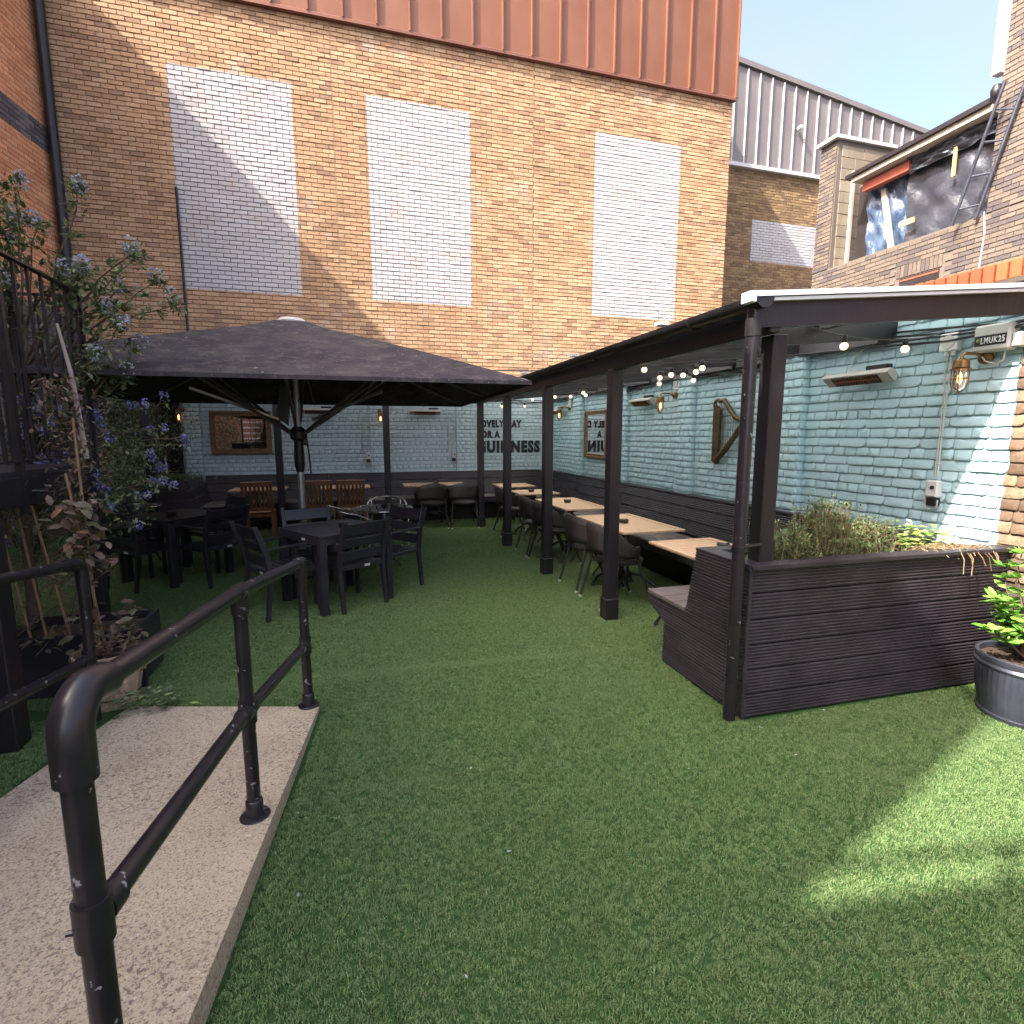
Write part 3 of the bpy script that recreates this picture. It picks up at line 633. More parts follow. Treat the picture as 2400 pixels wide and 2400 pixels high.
# =================================================================== PERGOLA
pg=thing('pergola','long black timber pergola with a sheet roof sloping up to the pale blue wall','pergola',(2.16,5,0))
def loc(o,x,y,z): return (x-2.16,y-5,z)
W0=Matrix.Translation((-2.16,-5,0))
def pgb(name,mb,m,**k):
    o=mb.ob(name,m,pg,**k); o.matrix_local=W0; return o
EZ=2.185
for (x,y) in ((2.165,4.275),(2.165,5.94),(2.165,7.66),(2.165,9.39),(.547,9.39),(-1.14,9.39),(-2.95,9.39)):
    pgb('post',MB().cbox((x,y,1.10),(.105,.105,2.19),.006),'black')
    if x>2: pgb('post_foot',MB().cbox((x,y,.10),(.128,.128,.20),.006),'black')
pgb('corner_post',MB().cbox((2.25,2.55,1.54),(.096,.096,1.30),.005),'black')
b=MB()
for i in range(6): pass
pgb('beam',MB().cbox((2.165,5.92,EZ+.075),(.07,6.94,.15),.006),'black')
pgb('beam',MB().cbox((-.55,9.40,EZ+.075),(5.35,.07,.15),.006),'black')
zr=lambda x:2.345+(x-2.05)*.095
def rafter(x0,x1,y,h=.14,t=.045,name='rafter',z=0):
    pgb(name,MB().poly([(x0,y,zr(x0)-h+z),(x1,y,zr(x1)-h+z),(x1,y,zr(x1)+z),(x0,y,zr(x0)+z)],(0,t,0)),'black')
rafter(2.05,4.35,2.44,h=.145,t=.05,name='end_rafter')
for i in range(8): rafter(2.21,4.08,3.33+i*.86,z=-.006)
zb=lambda y:2.335+(y-9.39)*.095
for i in range(7):
    x=-2.9+i*.84; pgb('rafter',MB().poly([(x,9.44,zb(9.44)-.12),(x,10.98,zb(10.98)-.12),(x,10.98,zb(10.98)),(x,9.44,zb(9.44))],(.045,0,0)),'black')
# roof sheets
for i in range(11):
    y0=2.42+i*.78; y1=min(y0+.779,10.98)
    pgb('roof_sheet',MB().poly([(2.06,y0,zr(2.06)+.004),(4.12,y0,zr(4.12)+.012),(4.12,y1,zr(4.12)+.012),(2.06,y1,zr(2.06)+.004)],(0,0,.012)),'poly')
for i in range(6):
    x0=-3.2+i*.87; pgb('roof_sheet',MB().poly([(x0,9.30,zb(9.30)+.012),(x0+.869,9.30,zb(9.30)+.012),(x0+.869,11.0,zb(11.0)+.012),(x0,11.0,zb(11.0)+.012)],(0,0,.012)),'poly')
# soffit boards along the wall top and between rafters
for i in range(9):
    y0=3.40+i*.86; pgb('wall_plate',MB().poly([(3.98,y0,2.36),(4.09,y0,2.36),(4.09,y0+.80,2.36),(3.98,y0+.80,2.36)],(0,0,.12)),'poly2')
for xx in (2.75,3.35):
    pgb('purlin',MB().cbox((xx,6.7,zr(xx)-.03),(.05,8.4,.05),.004),'poly2')
# white capping
pgb('white_capping',MB().poly([(1.99,2.395,zr(1.99)+.004),(4.42,2.395,zr(4.42)+.004),(4.42,2.395,zr(4.42)+.030),(1.99,2.395,zr(1.99)+.030)],(0,.07,0)),'white')
pgb('white_capping',MB().poly([(1.99,2.405,zr(1.99)-.018),(4.42,2.405,zr(4.42)-.018),(4.42,2.405,zr(4.42)-.002),(1.99,2.405,zr(1.99)-.002)],(0,.03,0)),'white')
pgb('capping_end',MB().cbox((1.97,2.43,zr(1.97)+.003),(.035,.08,.055),.004),'white')
for y in (3.3,4.8,6.3,7.8,9.1): pgb('bracket',MB().cbox((2.0,y,2.375),(.07,.07,.025),.003),'offw')
# gutter and downpipe
gm=MB(); nseg=10; ysg=[2.40+i*.7 for i in range(11)]+[9.34]; pr=[(-.058*math.cos(math.pi*k/nseg),-.058*math.sin(math.pi*k/nseg)) for k in range(nseg+1)]
vs=[(2.045+a,y,2.350+c_) for y in ysg for a,c_ in pr]; n=nseg+1
gm.add(vs,[(i*n+k,(i+1)*n+k,(i+1)*n+k+1,i*n+k+1) for i in range(len(ysg)-1) for k in range(nseg)]); gm.add([(2.045+a,2.40,2.350+c_) for a,c_ in pr],[tuple(range(n))])
pgb('gutter',gm,'iron',smooth=40)
for y in (3.0,4.4,5.8,7.2,8.6): pgb('gutter_bracket',MB().tube([(2.045+.062*math.cos(a),y,2.350+.062*math.sin(a)) for a in [math.pi+math.pi*k/8 for k in range(9)]],.007,5),'iron')
pgb('downpipe',MB().tube([(2.045,2.475,2.31),(2.045,2.475,2.16),(2.035,2.472,2.1),(2.035,2.470,.02)],.035,14),'pipe',smooth=40)
pgb('pipe_collar',MB().tube([(2.035,2.470,1.02),(2.035,2.470,1.04)],.041,14),'iron',smooth=40)
pgb('pipe_clip',MB().tube([(2.07,2.47,1.03),(2.20,2.50,1.03)],.012,6),'iron')
pgb('pipe_socket',MB().tube([(2.045,2.475,2.16),(2.045,2.475,2.25)],.041,14),'iron',smooth=40)
# cables along the wall head
cb=MB()
for k in range(4):
    rr=random.Random(k+50); cb.tube([(4.02+.01*k,2.2+i*.35,2.335+.02*k-.05*math.sin(i*.9+k*.4)*rr.uniform(.4,1)) for i in range(26)],.009,5)
for k in range(3):
    rr=random.Random(k+80); cb.tube([(4.0-i*.35,10.93-.01*k,2.33+.02*k-.03*abs(math.sin(i*.9+k))) for i in range(19)],.008,5)
tag(cb.ob('wall_head_cables','cable'),'bundle of black cables sagging along the head of the painted garden walls','cable')

# =================================================================== BENCH AND PLANTER BOX
def clipboards(parent,x,poly_l,nrm,zs,thick=.03,axis='y'):
    """boards of an end panel at X=x; poly_l(z)->(ymin,ymax)"""
    for z0,z1 in zip(zs[:-1],zs[1:]):
        a0,a1=poly_l(z0+.002,1); b0,b1=poly_l(z1-.002,-1)
        board('board',parent,(x,a0,z0+.002),(x,a1,z0+.002),(x,b0,z1-.002),(x,b1,z1-.002),nrm,thick)
pb=thing('planter_bench','big black decking planter box with a bench seat at the near pergola end','planter',(2.1,2.45,0))
zs=[.01,.155,.305,.455,.605,.76,.905]
pbp=lambda n_,mb,m,**k:(lambda o:(setattr(o,'matrix_local',Matrix.Translation((-2.1,-2.45,0))),o)[1])(mb.ob(n_,m,pb,**k))
def shift(o,par): o.matrix_local=Matrix.Translation(-Vector(par.location)); return o
X0,X1=2.105,4.09
for z0,z1 in zip(zs[:-1],zs[1:]): shift(board('board',pb,(X0+.012,2.45,z0+.004),(X1-.10*0,2.40,z0+.004),(X0+.012,2.45,z1-.004),(X1,2.40,z1-.004),(0,-1,0),.03),pb)
def prof(z,s_):
    if z<.33: return (2.462,3.30)
    if z<.40: return (2.462,3.30+(z-.33)/.07*.23)
    if z<.482: return (2.462,3.535)
    return (2.462,3.045-(z-.48)/.43*.09)
zz=[.01,.155,.31,.395,.48,.62,.765,.905]
for z0,z1 in zip(zz[:-1],zz[1:]):
    a=prof(z0+.003,0); c_=prof(z1-.003,0)
    shift(board('board',pb,(X0,a[1],z0+.002),(X0,2.462,z0+.002),(X0,c_[1],z1-.002),(X0,2.462,z1-.002),(-1,0,0),.03,ng=7 if z1-z0>.1 else 4),pb)
def pbx(n_,c,d,m,**k): o=MB().cbox(c,d,.004).ob(n_,m,pb,**k); shift(o,pb)
pbx('corner_trim',(X0+.004,2.452,.457),(.022,.022,.90),'deck')
shift(MB().poly([(X0-.005,2.42,.905),(X1,2.375,.905),(X1,2.485,.905),(X0-.005,2.53,.905)],(0,0,.022)).ob('rim_board','deck',pb),pb)
pbx('rim_board',(2.165,2.70,.916),(.12,.36,.022),'deck')
pbx('rim_board',(3.09,2.912,.916),(1.97,.10,.022),'deck')
shift(board('board',pb,(X0+.04,3.045,.485),(3.72,3.045,.485),(X0+.04,2.957,.905),(3.72,2.957,.905),(0,1,.2),.02,ng=18),pb)
for y_ in (3.12,3.255,3.39,3.49): pbx('seat_board',(2.91,y_,.482),(1.62,.125 if y_<3.45 else .07,.028),'seat')
pbx('seat_front',(2.93,3.525,.435),(1.6,.022,.08),'deck')
pbx('bench_base',(2.92,3.27,.21),(1.58,.03,.40),'deck')
# soil
sb=MB(); nx_,ny_=26,6
vs=[(2.22+(X1-2.22)*i/nx_,2.50+.36*j/ny_,.86+U(-.015,.02)+.02*math.sin(i)) for j in range(ny_+1) for i in range(nx_+1)]
sb.add(vs,[(j*(nx_+1)+i,j*(nx_+1)+i+1,(j+1)*(nx_+1)+i+1,(j+1)*(nx_+1)+i) for j in range(ny_) for i in range(nx_)]); o=sb.ob('soil','soil',pb); shift(o,pb)

wb=thing('wall_bench','long black decking bench along the right and back walls','bench',(3.4,6,0))
def wbb(*a,**k): return shift(board('board',wb,*a,**k),wb)
def wbx(n_,c,d,m): shift(MB().cbox(c,d,.004).ob(n_,m,wb),wb)
bz=[.485,.63,.775,.905]; bx=lambda z:3.74+(z-.48)/.43*.20; by=lambda z:10.62+(z-.48)/.43*.20
def splits(a,b,n):
    return [(a+(b-a)*i/n,a+(b-a)*(i+1)/n-.006) for i in range(n)]
for z0,z1 in zip(bz[:-1],bz[1:]):
    for (a,c_) in splits(3.0,10.6,3):
        e=by(z0+.006) if c_>10.5 else c_; e1=by(z1-.006) if c_>10.5 else c_
        wbb((bx(z0+.006),a,z0+.006),(bx(z0+.006),e,z0+.006),(bx(z1-.006),a,z1-.006),(bx(z1-.006),e1,z1-.006),(-1,0,.46),.025,ng=6)
    for (a,c_) in splits(-2.55,3.74,3):
        f_=lambda z,q:(bx(z) if q>3.6 else q)
        wbb((f_(z0,c_),by(z0+.006),z0+.006),(a,by(z0+.006),z0+.006),(f_(z1,c_),by(z1-.006),z1-.006),(a,by(z1-.006),z1-.006),(0,-1,.46),.025,ng=6)
wbx('ledge_board',(4.0,6.75,.905),(.15,7.6,.022),'deck'); wbx('ledge_board',(.62,10.90,.9055),(6.35,.15,.022),'deck')
for i,x_ in enumerate((3.215,3.355,3.495,3.635)): wbx('seat_board',(x_,6.78,.468),(.133,6.5 ,.026),'seat')
for y_ in (10.13,10.27,10.41,10.55): wbx('seat_board',(.35 ,y_,.4675),(5.55 ,.133,.026),'seat')
wbx('seat_front',(3.145,6.75,.42),(.02,6.5,.10),'deck'); wbx('seat_front',(.35,10.06,.42),(5.6,.02,.10),'deck')
wbx('bench_base',(3.45,6.8,.20),(.03,6.9,.38),'dark'); wbx('bench_base',(.4,10.35,.20),(5.8,.03,.38),'dark')
# left return with its end panel facing the yard
for z0,z1 in zip([.01,.155,.31,.455,.60,.75,.905][:-1],[.155,.31,.455,.60,.75,.905]):
    xe=lambda z:-2.62+(.905-z)*.42 if z>.45 else -2.1
    wbb((xe(z0+.003),9.80,z0+.002),(-3.32,9.80,z0+.002),(xe(z1-.003),9.80,z1-.002),(-3.32,9.80,z1-.002),(0,-1,0),.03)
for z0,z1 in zip(bz[:-1],bz[1:]):
    g_=lambda z:-2.42-(z-.48)*.42
    wbb((g_(z0),10.62,z0+.003),(g_(z0),9.83,z0+.003),(g_(z1),by(z1),z1-.003),(g_(z1),9.83,z1-.003),(1,0,.4),.025,ng=0)
wbx('seat_board',(-2.25,9.95,.468),(.32,.28,.026),'seat'); wbx('ledge_board',(-2.64,10.35,.9045),(.06,1.05,.020),'deck')

# =================================================================== CHAIRS AND TABLES
def armchair():
    t=thing('armchair','x','armchair',group='black slatted armchairs at the dark square tables')
    # faces +Y, origin at rear mid foot
    for s_ in (-1,1):
        b=MB(); x=s_*.235
        b.poly([(x-.017,.0,0),(x-.017,.032,0),(x-.017,.085,.40),(x-.017,.06,.62),(x-.017,-.035,.875),(x-.017,-.075,.865),(x-.017,.015,.60),(x-.017,.045,.40)],(.034,0,0)); b.ob('rear_leg','alub',t)
        b=MB(); b.poly([(x-.015,.50,0),(x-.015,.53,0),(x-.015,.515,.64),(x-.015,.48,.64)],(.030,0,0)); b.ob('front_leg','alub',t)
        b=MB(); b.cbox((s_*.237,.285,.655),(.045,.48,.022),.005); b.ob('armrest','alub',t)
        b=MB(); b.cbox((s_*.225,.28,.415),(.022,.44,.04),.003); b.ob('seat_rail','alub',t)
    for z,h in ((.535,.095),(.655,.095),(.79,.12)):
        y=.055-(z-.62)*.36 if z>.6 else .06
        M=Matrix.Rotation(.34 if z>.6 else .15,3,'X'); MB().cbox((0,y,z),(.44,.016,h),.004,m=M).ob('back_slat','alub',t)
    for i in range(6): MB().cbox((0,.095+i*.077,.437),(.435,.068,.014),.004).ob('seat_slat','alub',t)
    MB().cbox((0,.072,.415),(.45,.02,.035),.003).ob('seat_rail','alub',t); MB().cbox((0,.505,.415),(.45,.02,.035),.003).ob('seat_rail','alub',t)
    MB().box((.06,.0605,.418),(.06,.002,.022)).ob('maker_tag','offw',t)
    b=MB()
    for s_ in(-1,1):
        for k in range(6): b.lathe((s_*.235,-.002-(k*.045)*.36+.04,.62+k*.042),[(.004,0),(.004,.004)],6,Matrix.Rotation(math.pi/2,3,'X'))
    b.ob('rivets','offw',t)
    return t
AC=armchair()
def faceang(dx,dy): return math.atan2(dy,dx)-math.pi/2
acs=[((.07,5.16,0),(-.54,.84),'black armchair nearest the camera, its back to us at the central dark table'),
 ((-.92,5.20,0),(.84,.54),'black armchair on the left of the central dark table, half behind the handrail'),
 ((-.52,6.24,0),(.30,-.95),'black armchair on the far side of the central dark table facing us'),
 ((.53,6.02,0),(-.75,-.66),'black armchair at the right of the central dark table below the round table'),
 ((-2.42,6.47,0),(.61,.79),'black armchair nearest us at the dark table on the left'),
 ((-1.36,6.50,0),(-.76,.65),'black armchair on the right side of the left dark table, back towards us'),
 ((-1.50,7.78,0),(-.79,-.61),'black armchair on the far right side of the left dark table'),
 ((-2.75,7.35,0),(.76,-.65),'black armchair on the left side of the left dark table beside the shrub')]
for i,(p,d,lab) in enumerate(acs):
    if i==0: AC.location=p; AC.rotation_euler=(0,0,faceang(*d)); AC['label']=lab
    else: dup(AC,lab,p,faceang(*d))
def darktable(label,c,ang,sz=.78,h=.74):
    t=thing('dark_table',label,'table',c,ang,'dark square slatted tables')
    for sx in(-1,1):
        for sy in(-1,1): MB().cbox((sx*(sz/2-.034),sy*(sz/2-.034),h/2-.01),(.068,.068,h-.02),.004).ob('leg','alub',t)
    for s_ in(-1,1):
        MB().cbox((0,s_*(sz/2-.017),h-.045),(sz-.14,.030,.07),.003).ob('apron','alub',t); MB().cbox((s_*(sz/2-.017),0,h-.045),(.030,sz-.14,.07),.003).ob('apron','alub',t)
        MB().cbox((0,s_*(sz/2-.02),h-.003),(sz,.04,.018),.003).ob('edge_rail','alub',t); MB().cbox((s_*(sz/2-.02),0,h-.003),(.04,sz-.082,.018),.003).ob('edge_rail','alub',t)
    n=7; w_=(sz-.09)/n
    for i in range(n): MB().cbox((0,-sz/2+.045+w_*(i+.5),h-.002),(sz-.084,w_-.007,.014),.003).ob('table_slat','alub',t)
    MB().box((-sz/2-.0035,-.1,h-.045),(.003,.06,.022)).ob('maker_tag','offw',t)
    return t
darktable('dark square slatted table in the middle under the parasol, two armchairs nearest us',(-.20,5.55,0),math.radians(32.9))
darktable('dark square table on the left under the parasol beside the shrub',(-1.98,6.98,0),math.radians(53))
# round aluminium table and two aluminium chairs
rt=thing('round_table','round aluminium slatted bistro table behind the central dark table','table',(.35,7.05,0))
MB().tube([(.36*math.cos(a),.36*math.sin(a),.715) for a in [2*math.pi*k/36 for k in range(37)]],.013,8,False).ob('rim','chrome',rt,smooth=60)
for i in range(8):
    y=-.31+i*.0885; hw=math.sqrt(max(.01,.352**2-y*y)); MB().cbox((y,0,.716),(.074,hw*2,.016),.003).ob('table_slat','alub',rt)
MB().tube([(0,0,.03),(0,0,.70)],.028,10).ob('column','chrome',rt,smooth=40)
for k in range(4):
    a=k*math.pi/2+.6; MB().tube([(0,0,.10),(.20*math.cos(a),.20*math.sin(a),.05),(.30*math.cos(a),.30*math.sin(a),.015)],.018,8).ob('foot','chrome',rt,smooth=40)
def aluchair(label,p,rz):
    t=thing('bistro_chair',label,'chair',p,rz,'aluminium bistro chairs at the round table')
    arc=[(.26*math.cos(a),-.02-.24*math.sin(a)+.02,.70+.08*math.sin(a)) for a in [math.pi*k/14 for k in range(15)]]
    MB().tube([(.26,.28,.0),(.265,.24,.62),(.26,.05,.70)]+arc+[(-.26,.05,.70),(-.265,.24,.62),(-.26,.28,0)],.012,8).ob('frame','chrome',t,smooth=50)
    for s_ in(-1,1): MB().tube([(s_*.2,-.18,.76),(s_*.2,-.14,.44),(s_*.24,-.26,0)],.011,7).ob('rear_leg','chrome',t,smooth=50)
    for i in range(5): MB().cbox((0,-.15+i*.09,.44),(.42,.07,.012),.003).ob('seat_slat','alub',t)
    for z in (.56,.66): MB().tube([(.23*math.cos(a),-.20*math.sin(a)-.0,z) for a in [math.pi*(.15+.7*k/8) for k in range(9)]],.018,6).ob('back_slat','alub',t)
    return t
aluchair('aluminium bistro chair behind the round table with its bright arched back',(.42,7.62,0),math.pi)
aluchair('aluminium bistro chair left of the round table',(-.12,6.98,0),-math.pi/2+.2)
# brown teak chairs (backs to the camera, facing +Y)
def teakchair():
    t=thing('teak_chair','x','chair',group='brown slatted teak chairs in front of the rear bench')
    for s_ in(-1,1):
        MB().poly([(s_*.2-.02,.05,0),(s_*.2-.02,.10,0),(s_*.2-.02,.10,.45),(s_*.2-.02,.0,.92),(s_*.2-.02,-.04,.92),(s_*.2-.02,.055,.45)],(.04,0,0)).ob('rear_leg','teakd',t)
        MB().cbox((s_*.2,.48,.22),(.045,.045,.44),.004).ob('front_leg','teakd',t)
    MB().cbox((0,-.02,.90),(.44,.035,.075),.006).ob('top_rail','teakd',t); MB().cbox((0,.07,.50),(.38,.03,.05),.004).ob('lower_rail','teakd',t)
    for i in range(6): MB().cbox((-.15+i*.06,.026,.69),(.036,.016,.36),.003,m=Matrix.Rotation(.20,3,'X')).ob('back_slat','teakd',t)
    for i in range(6): MB().cbox((0,.12+i*.07,.445),(.43,.052,.018),.004).ob('seat_slat','teakd',t)
    MB().cbox((0,.48,.40),(.38,.03,.05),.004).ob('apron','teakd',t); MB().cbox((0,.08,.40),(.38,.03,.05),.004).ob('apron','teakd',t)
    return t
TC=teakchair()
for i,(x,lab) in enumerate(((-1.44,'brown teak chair left of the parasol pole, leftmost of the three'),(-.56,'middle brown teak chair, just right of the parasol pole'),(-.06,'rightmost brown teak chair beside the middle brown chair'))):
    if i==0: TC.location=(x,9.0,0); TC.rotation_euler=(0,0,.06); TC['label']=lab
    else: dup(TC,lab,(x,8.98,0),-.03*i)
# wicker armchairs, facing +Y
def wicker():
    t=thing('wicker_chair','x','chair',group='dark wicker chairs along the teak topped tables')
    b=MB(); n=18; vs=[]
    for j in range(5):
        for k in range(n+1):
            a=math.pi*(-.12+1.24*k/n); mid=math.sin(max(0,min(math.pi,a))); r=.265+.03*j/4
            top=.60+.20*mid**.6 if mid>0 else .60; z=lerp((0,0,.50+.03*mid),(0,0,top),j/4).z
            vs.append((r*math.cos(a),.16-r*.92*math.sin(a),z))
    b.add(vs,[(j*(n+1)+k,j*(n+1)+k+1,(j+1)*(n+1)+k+1,(j+1)*(n+1)+k) for j in range(4) for k in range(n)])
    me=b.mesh('backrest','wicker',60); o=put('backrest',me,t); sd=o.modifiers.new('thick','SOLIDIFY'); sd.thickness=.022
    rim=[vs[4*(n+1)+k] for k in range(n+1)]; MB().tube(rim,.017,7).ob('rim','wicker',t,smooth=60)
    MB().lathe((0,.20,.41),[(.20,0),(.235,.01),(.24,.035),(.22,.05),(.1,.042),(.01,.04)],22).ob('seat','wicker',t,smooth=50)
    for (x,y,x2,y2,z2) in ((-.24,-.10,-.20,.02,.62),(.24,-.10,.20,.02,.62),(-.23,.46,-.245,.26,.58),(.23,.46,.245,.26,.58)):
        l=MB().tube([(x,y,.02),(lerp((x,y,0),(x2,y2,0),.6).x,lerp((x,y,0),(x2,y2,0),.75).y,.35),(x2,y2,z2)],.015,7).ob('leg','wicker',t,smooth=50)
        MB().tube([(x,y,0),(x,y,.03)],.016,7).ob('foot_cap','offw',l)
    for s_ in(-1,1): MB().tube([(s_*.225,.02,.22),(s_*.17,.1,.36),(0,.16,.39)],.010,6).ob('brace','wicker',t,smooth=50)
    return t
WC=wicker()
wl=[((1.32,9.42,0),0.05,'left one of the two wicker chairs with rounded backs at the rear table'),((1.86,9.38,0),-.05,'right one of the two wicker chairs with rounded backs at the rear table'),
 ((2.28,4.72,0),-math.pi/2,'wicker chair at the large near table, just left of the nearest post'),((2.29,5.33,0),-math.pi/2,'wicker chair at the large near table, the farther of its pair'),
 ((2.30,6.50,0),-math.pi/2,'wicker chair at the third table from us, behind the second post'),((2.30,7.08,0),-math.pi/2,'wicker chair between the second and third posts of the pergola'),
 ((2.34,8.55,0),-math.pi/2,'wicker chair farthest along the right row, beside the rear corner post')]
for i,(p,rz,lab) in enumerate(wl):
    if i==0: WC.location=p; WC.rotation_euler=(0,0,rz); WC['label']=lab
    else: dup(WC,lab,p,rz)
# teak topped tables on black cast iron pedestals
def teaktable(label,x0,x1,y0,y1,h=.745):
    cx,cy=(x0+x1)/2,(y0+y1)/2; W,D=x1-x0,y1-y0; long_y=D>W
    t=thing('teak_table',label,'table',(cx,cy,0),0 if long_y else math.pi/2,'teak topped pub tables on black iron legs')
    w_,l_=(W,D) if long_y else (D,W)
    for s_ in(-1,1):
        MB().cbox((s_*(w_/2-.03),0,h-.01),(.06,l_,.022),.003).ob('edge_board','teak',t); MB().cbox((0,s_*(l_/2-.03),h-.0105),(w_-.122,.06,.021),.003).ob('edge_board','teak',t)
    n=max(6,int(l_/.075)); st=(l_-.124)/n
    for i in range(n): MB().cbox((0,-l_/2+.062+st*(i+.5),h-.0115),(w_-.126,st-.010,.018),.003).ob('table_slat','teak',t)
    for s_ in(-1,1):
        y=s_*.055
        MB().tube([(0,y,.10),(0,y,.68)],.016,8).ob('column','iron',t,smooth=40)
        for sx in(-1,1):
            q=MB().tube([(0,s_*.05,.22),(sx*.10,s_*.14,.20),(sx*.20,s_*.24,.12),(sx*.235,s_*.285,.03)],.014,8).ob('foot','iron',t,smooth=50)
            MB().lathe((sx*.235,s_*.285,0),[(.024,0),(.024,.018),(.014,.035)],8).ob('foot_pad','iron',q)
            MB().tube([(0,s_*.05,.62),(sx*.09,s_*.16,.68),(sx*.2,s_*.26,.71)],.010,6).ob('top_arm','iron',t,smooth=50)
    MB().cbox((0,0,.20),(.07,.17,.07),.01).ob('hub','iron',t); MB().cbox((0,0,.66),(.05,.15,.05),.01).ob('hub','iron',t)
    return t
TT=[(2.40,3.02,3.38,4.04,'teak topped table nearest the planter bench, partly hidden by it'),(2.385,3.045,4.46,5.58,'large teak topped table behind the nearest post, second from us'),
 (2.46,3.06,6.08,7.26,'teak topped table behind the second post, third from us in the right row'),(2.44,3.08,7.86,8.52,'teak topped table fourth from us in the right row'),(2.46,3.10,9.1,9.75,'teak topped table farthest in the right row near the lettering'),
 (.86,2.0,9.72,10.30,'teak topped table at the back with two rounded wicker chairs'),(-.60,.26,9.68,10.26,'teak topped table behind the two right brown chairs'),(-1.98,-1.12,9.68,10.26,'teak topped table behind the leftmost brown chair')]
for x0,x1,y0,y1,lab in TT: teaktable(lab,x0,x1,y0,y1)
def ashtray(label,p):
    t=thing('ashtray',label,'ashtray',p,U(0,1),'black ashtrays on the tables')
    MB().lathe((0,0,0),[(.045,0),(.05,.006),(.042,.014),(.05,.022),(.052,.034),(.046,.036),(.034,.016),(.01,.014)],18).ob('bowl','iron',t,smooth=50)
    for k in range(3):
        a=k*2.09; MB().cbox((.045*math.cos(a),.045*math.sin(a),.036),(.016,.012,.008),.002,rz=a).ob('notch','iron',t)
for p,lab in (((2.83,3.62,.747),'black ashtray on the teak table nearest the planter'),((2.66,4.98,.747),'black ashtray on the large teak table behind the nearest post'),((2.74,6.72,.747),'black ashtray on the teak table behind the second post'),((2.70,8.15,.747),'black ashtray on the fourth teak table of the right row'),((2.72,9.5,.747),'black ashtray on the farthest teak table of the right row'),((1.45,10.0,.747),'black ashtray on the rear table with two wicker chairs'),((-.12,5.50,.749),'black ashtray on the central dark table'),((-1.98,6.82,.749),'black ashtray on the left dark table'),((.36,7.08,.727),'black ashtray on the round aluminium table')): ashtray(lab,p)

# =================================================================== PARASOL
um=thing('parasol','large square charcoal parasol dusted with pollen over the dark tables','parasol',(-.60,6.74,0),math.radians(-2))
ap=(0,0,2.90); hs=1.98; ez=2.125
hx=2.22; cor=[(-hx,-hs),(0,-hs),(hx,-hs),(hx,0),(hx,hs),(0,hs),(-hx,hs),(-hx,0)]
b=MB(); nr=8; na=6; vs=[]
ringpts=[]
for i in range(8):
    for k in range(na): 
        t=k/na; a=cor[i]; c_=cor[(i+1)%8]; ringpts.append((a[0]*(1-t)+c_[0]*t,a[1]*(1-t)+c_[1]*t,t))
m_=len(ringpts)
for j in range(nr+1):
    s_=j/nr
    for (x,y,t) in ringpts:
        cn=max(abs(x),abs(y)); cornerish=min(abs(x),abs(y))/hs
        sag=-.03*math.sin(math.pi*s_)*math.sin(math.pi*t)+.02*math.sin(math.pi*s_)
        z=2.90+(ez-2.90)*(.06+.94*s_)+sag+.0*cornerish
        q=.075+ (1-.075)*s_
        vs.append((x*q,y*q,z if j else 2.885))
b.add(vs,[(j*m_+k,j*m_+(k+1)%m_,(j+1)*m_+(k+1)%m_,(j+1)*m_+k) for j in range(nr) for k in range(m_)])
last=nr*m_; e=[(x*1.002,y*1.002,ez-.035) for (x,y,t) in ringpts]
b.v+=e; nb=len(b.v)-m_; b.f+=[(last+k,last+(k+1)%m_,nb+(k+1)%m_,nb+k) for k in range(m_)]
me=b.mesh('canopy','canopy',30); put('canopy',me,um)
MB().lathe((0,0,2.88),[(.15,0),(.155,.02),(.13,.05),(.06,.06),(.01,.062)],24).ob('cap','offw',um,smooth=50)
MB().lathe((0,0,2.86),[(.165,0),(.165,.02)],24).ob('cap_rim','iron',um)
MB().tube([(0,0,.05),(0,0,1.72)],.041,16).ob('pole','pole',um,smooth=40); MB().tube([(0,0,1.3),(0,0,2.86)],.032,12).ob('upper_pole','pole',um,smooth=40)
MB().lathe((0,0,0),[(.26,0),(.26,.03),(.10,.04),(.06,.14),(.045,.15)],24).ob('base_plate','iron',um,smooth=40)
MB().lathe((0,0,.04),[(.09,0),(.095,.012),(.06,.02)],20).ob('ground_ring','chrome',um,smooth=40)
MB().lathe((0,0,1.60),[(.045,-.22),(.055,-.02),(.085,0),(.10,.06),(.085,.10),(.05,.14)],16).ob('hub','iron',um,smooth=40)
MB().lathe((0,0,1.28),[(.043,-.06),(.058,.02),(.058,.12),(.05,.3)],12).ob('sleeve','black',um,smooth=40)
MB().cbox((.07,0,1.60),(.05,.07,.14),.01).ob('crank_box','iron',um); MB().tube([(.09,0,1.58),(.11,-.02,1.42),(.12,-.02,1.20)],.010,6).ob('crank_handle','iron',um)
for i,(x,y) in enumerate(cor):
    MB().tube([(x*.05,y*.05,2.80),(x*.985,y*.985,ez+.0)],.016,6).ob('rib','arm',um); MB().tube([(x*.03,y*.03,1.66),(x*.50,y*.50,2.90+(ez-2.90)*.50-.07)],.018,6).ob('strut','arm',um)
for (p,q) in (((.18,-.12,1.82),(.95,-.50,2.12)),((-.18,-.12,1.82),(-.95,-.50,2.12)),((.15,.15,1.82),(.8,.6,2.14))):
    MB().cbox(lerp(p,q,.5),((Vector(q)-Vector(p)).length,.035,.03),.004,m=(Vector(q)-Vector(p)).to_track_quat('X','Z').to_matrix()).ob('light_bar','pole',um)
MB().poly([(-.22,-.02,1.85),(-.10,-.02,1.75),(-.05,-.02,2.15),(-.16,-.02,2.22)],(0,.04,0)).ob('speaker_box','iron',um)

